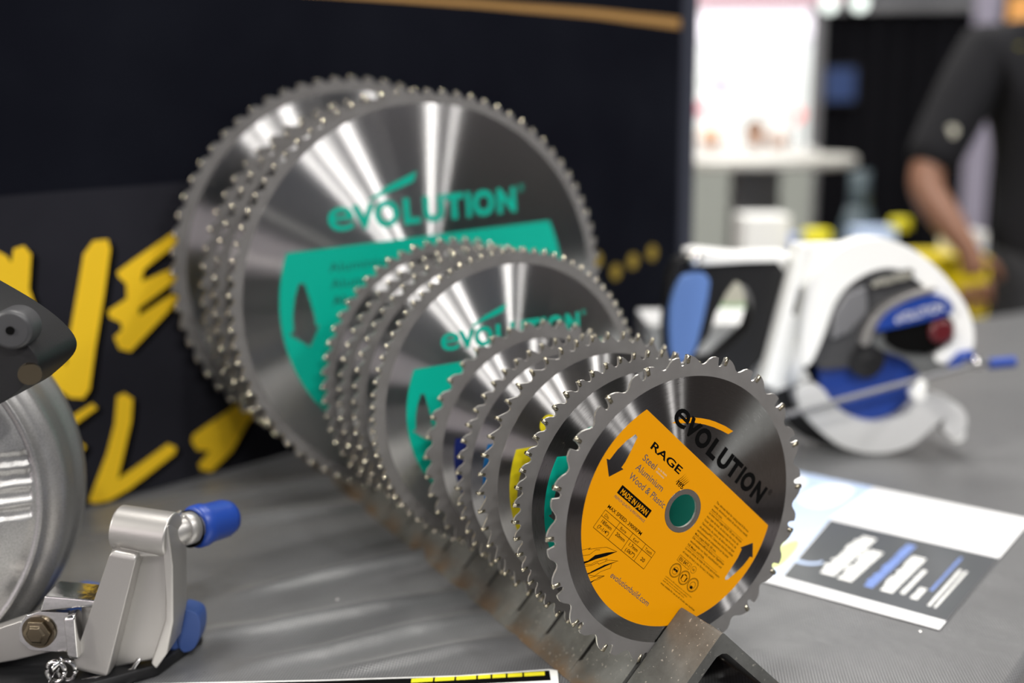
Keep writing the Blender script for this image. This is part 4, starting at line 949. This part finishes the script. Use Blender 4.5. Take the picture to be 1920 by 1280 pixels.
# figure coordinates are relative to the feet; the near person leans with one bent arm on the yellow case
kP = 1.0
pt = person(1215, 2330, FZ, 1.0, 'person in black polo shirt with one bent arm lowered beside the yellow case', 'skin2', 'shirt', 'hair',
       {-1: (Vector((-336, -60, 1122)), Vector((-250, -130, 985)), Vector((.2, -.1, -.95))), 1: (Vector((300, -20, 1120)), Vector((280, -180, 960)), Vector((0, -.6, -.6)))})
pt.part('collar_badge', lathe_d([(0, 0), (16, 0), (18, 4)], (0, -1, .2), (1062, 2255, 446), 20), M['sticker']); pt.part('sleeve_badge', lathe_d([(0, 0), (11, 0), (12, 3)], (-.6, -.8, 0), (925, 2235, 292), 16), M['cream'])
idle = {-1: (Vector((-250, 20, 1120)), Vector((-220, -120, 900)), Vector((0, -.3, -.9))), 1: (Vector((250, 20, 1120)), Vector((220, -120, 900)), Vector((0, -.3, -.9)))}
person(1015, 5400, FZ, .70, 'small far visitor with peach face nearest the banner edge, before the white booth', 'skin', 'shirt', 'fairhair', {k_: (a_.copy(), b_.copy(), c_.copy()) for k_, (a_, b_, c_) in idle.items()}, group='far visitors')
person(1325, 5780, FZ, .72, 'small far visitor with brown hair in the middle of the white booth', 'skin', 'white', 'hair', idle, group='far visitors')
person(1520, 6100-40, FZ, .70, 'small far visitor in white with a white cap, right part of the white booth', 'skin', 'white', 'hair', idle, cap='white', group='far visitors')

# ------------------------------------------------------------------ light: the hall's high strip lamps, with added fill lamps
def lamp(name, loc, sx, sy, power, col=(1, .97, .92), target=(0, 150, 0), spread=None):
    l = bpy.data.lights.new(name, 'AREA'); l.shape = 'RECTANGLE'; l.size = sx; l.size_y = sy; l.energy = power; l.color = col
    o = bpy.data.objects.new(name, l); COL.objects.link(o); o.location = Vector(loc)*S
    d = (Vector(target)-Vector(loc)); o.rotation_euler = d.to_track_quat('-Z', 'Y').to_euler()
    return o
# rows of strip lamps over and in front of the stand
for q in (((-1950, -5600, 5000), .30, 85), ((-1250, -5000, 5000), .26, 95), ((-850, -4950, 5000), .16, 36), ((0, -4800, 5000), .28, 115),
          ((3000, -3500, 5000), .24, 100), ((3850, -2900, 5000), .2, 50)):
    lamp('strip_and_fill', q[0], q[1], q[1], q[2], (1, .985, .96))
lamp('strip_and_fill', (200, 700, 5200), 1.2, 1.2, 210)
lamp('strip_and_fill', (-5200, 300, 3600), .7, .5, 190, (1, .97, .9), (-100, 200, 150))  # added side lamp for glints on the blade tips
lamp('strip_and_fill', (-5600, 100, 1500), .6, .4, 70, (1, .95, .85), (-100, 200, 150))  # second added side lamp, lower, for tip glints further down the rims
lamp('strip_and_fill', (3200, 2600, 5200), 1.6, 1.6, 110)
lamp('hall_fill', (2500, 4500, 5200), 2.5, 2.5, 420, target=(2500, 4500, 0))  # added overhead fill to brighten the far visitors
# added fill panels beside and behind the viewer, for the blade reflections
lamp('booth_fill', (-3800, -2200, 1200), 2.0, 1.4, 32, (1, .90, .93), (0, 200, 100))
lamp('booth_fill', (3200, -2350, -480), .45, .45, 9, (.96, 1, .97), (0, 200, 100))
lamp('booth_fill', (1200, -5200, 900), 3.0, 1.5, 7, (.9, .92, 1), (0, 200, 100))

w = bpy.data.worlds.new('hall'); bpy.context.scene.world = w; w.use_nodes = True
bg = w.node_tree.nodes['Background']; bg.inputs['Color'].default_value = (.85, .87, 1.0, 1); bg.inputs['Strength'].default_value = .065

# ------------------------------------------------------------------ camera
cam = bpy.data.cameras.new('camera'); co = bpy.data.objects.new('camera', cam); COL.objects.link(co)
yaw, pitch, roll = YAW, -.2027, -.01105
fv = Vector((sin(yaw)*cos(pitch), cos(yaw)*cos(pitch), sin(pitch))); rv = Vector((cos(yaw), -sin(yaw), 0)); uv = rv.cross(fv)
r2 = rv*cos(roll)+uv*sin(roll); u2 = -rv*sin(roll)+uv*cos(roll)
mt = Matrix(((r2.x, u2.x, -fv.x), (r2.y, u2.y, -fv.y), (r2.z, u2.z, -fv.z))).to_4x4(); mt.translation = Vector((-366.1, -458.8, 313.0))*S
co.matrix_world = mt
cam.sensor_width = 36; cam.lens = 1967.5*36/1920; cam.clip_start = .01; cam.clip_end = 60
cam.dof.use_dof = True; cam.dof.focus_distance = .597; cam.dof.aperture_fstop = 2.6; cam.dof.aperture_blades = 0
sc = bpy.context.scene; sc.camera = co
sc.view_settings.view_transform = 'Standard'; sc.view_settings.look = 'None'; sc.view_settings.gamma = 1; sc.view_settings.use_curve_mapping = False
sc.view_settings.exposure = 0.0
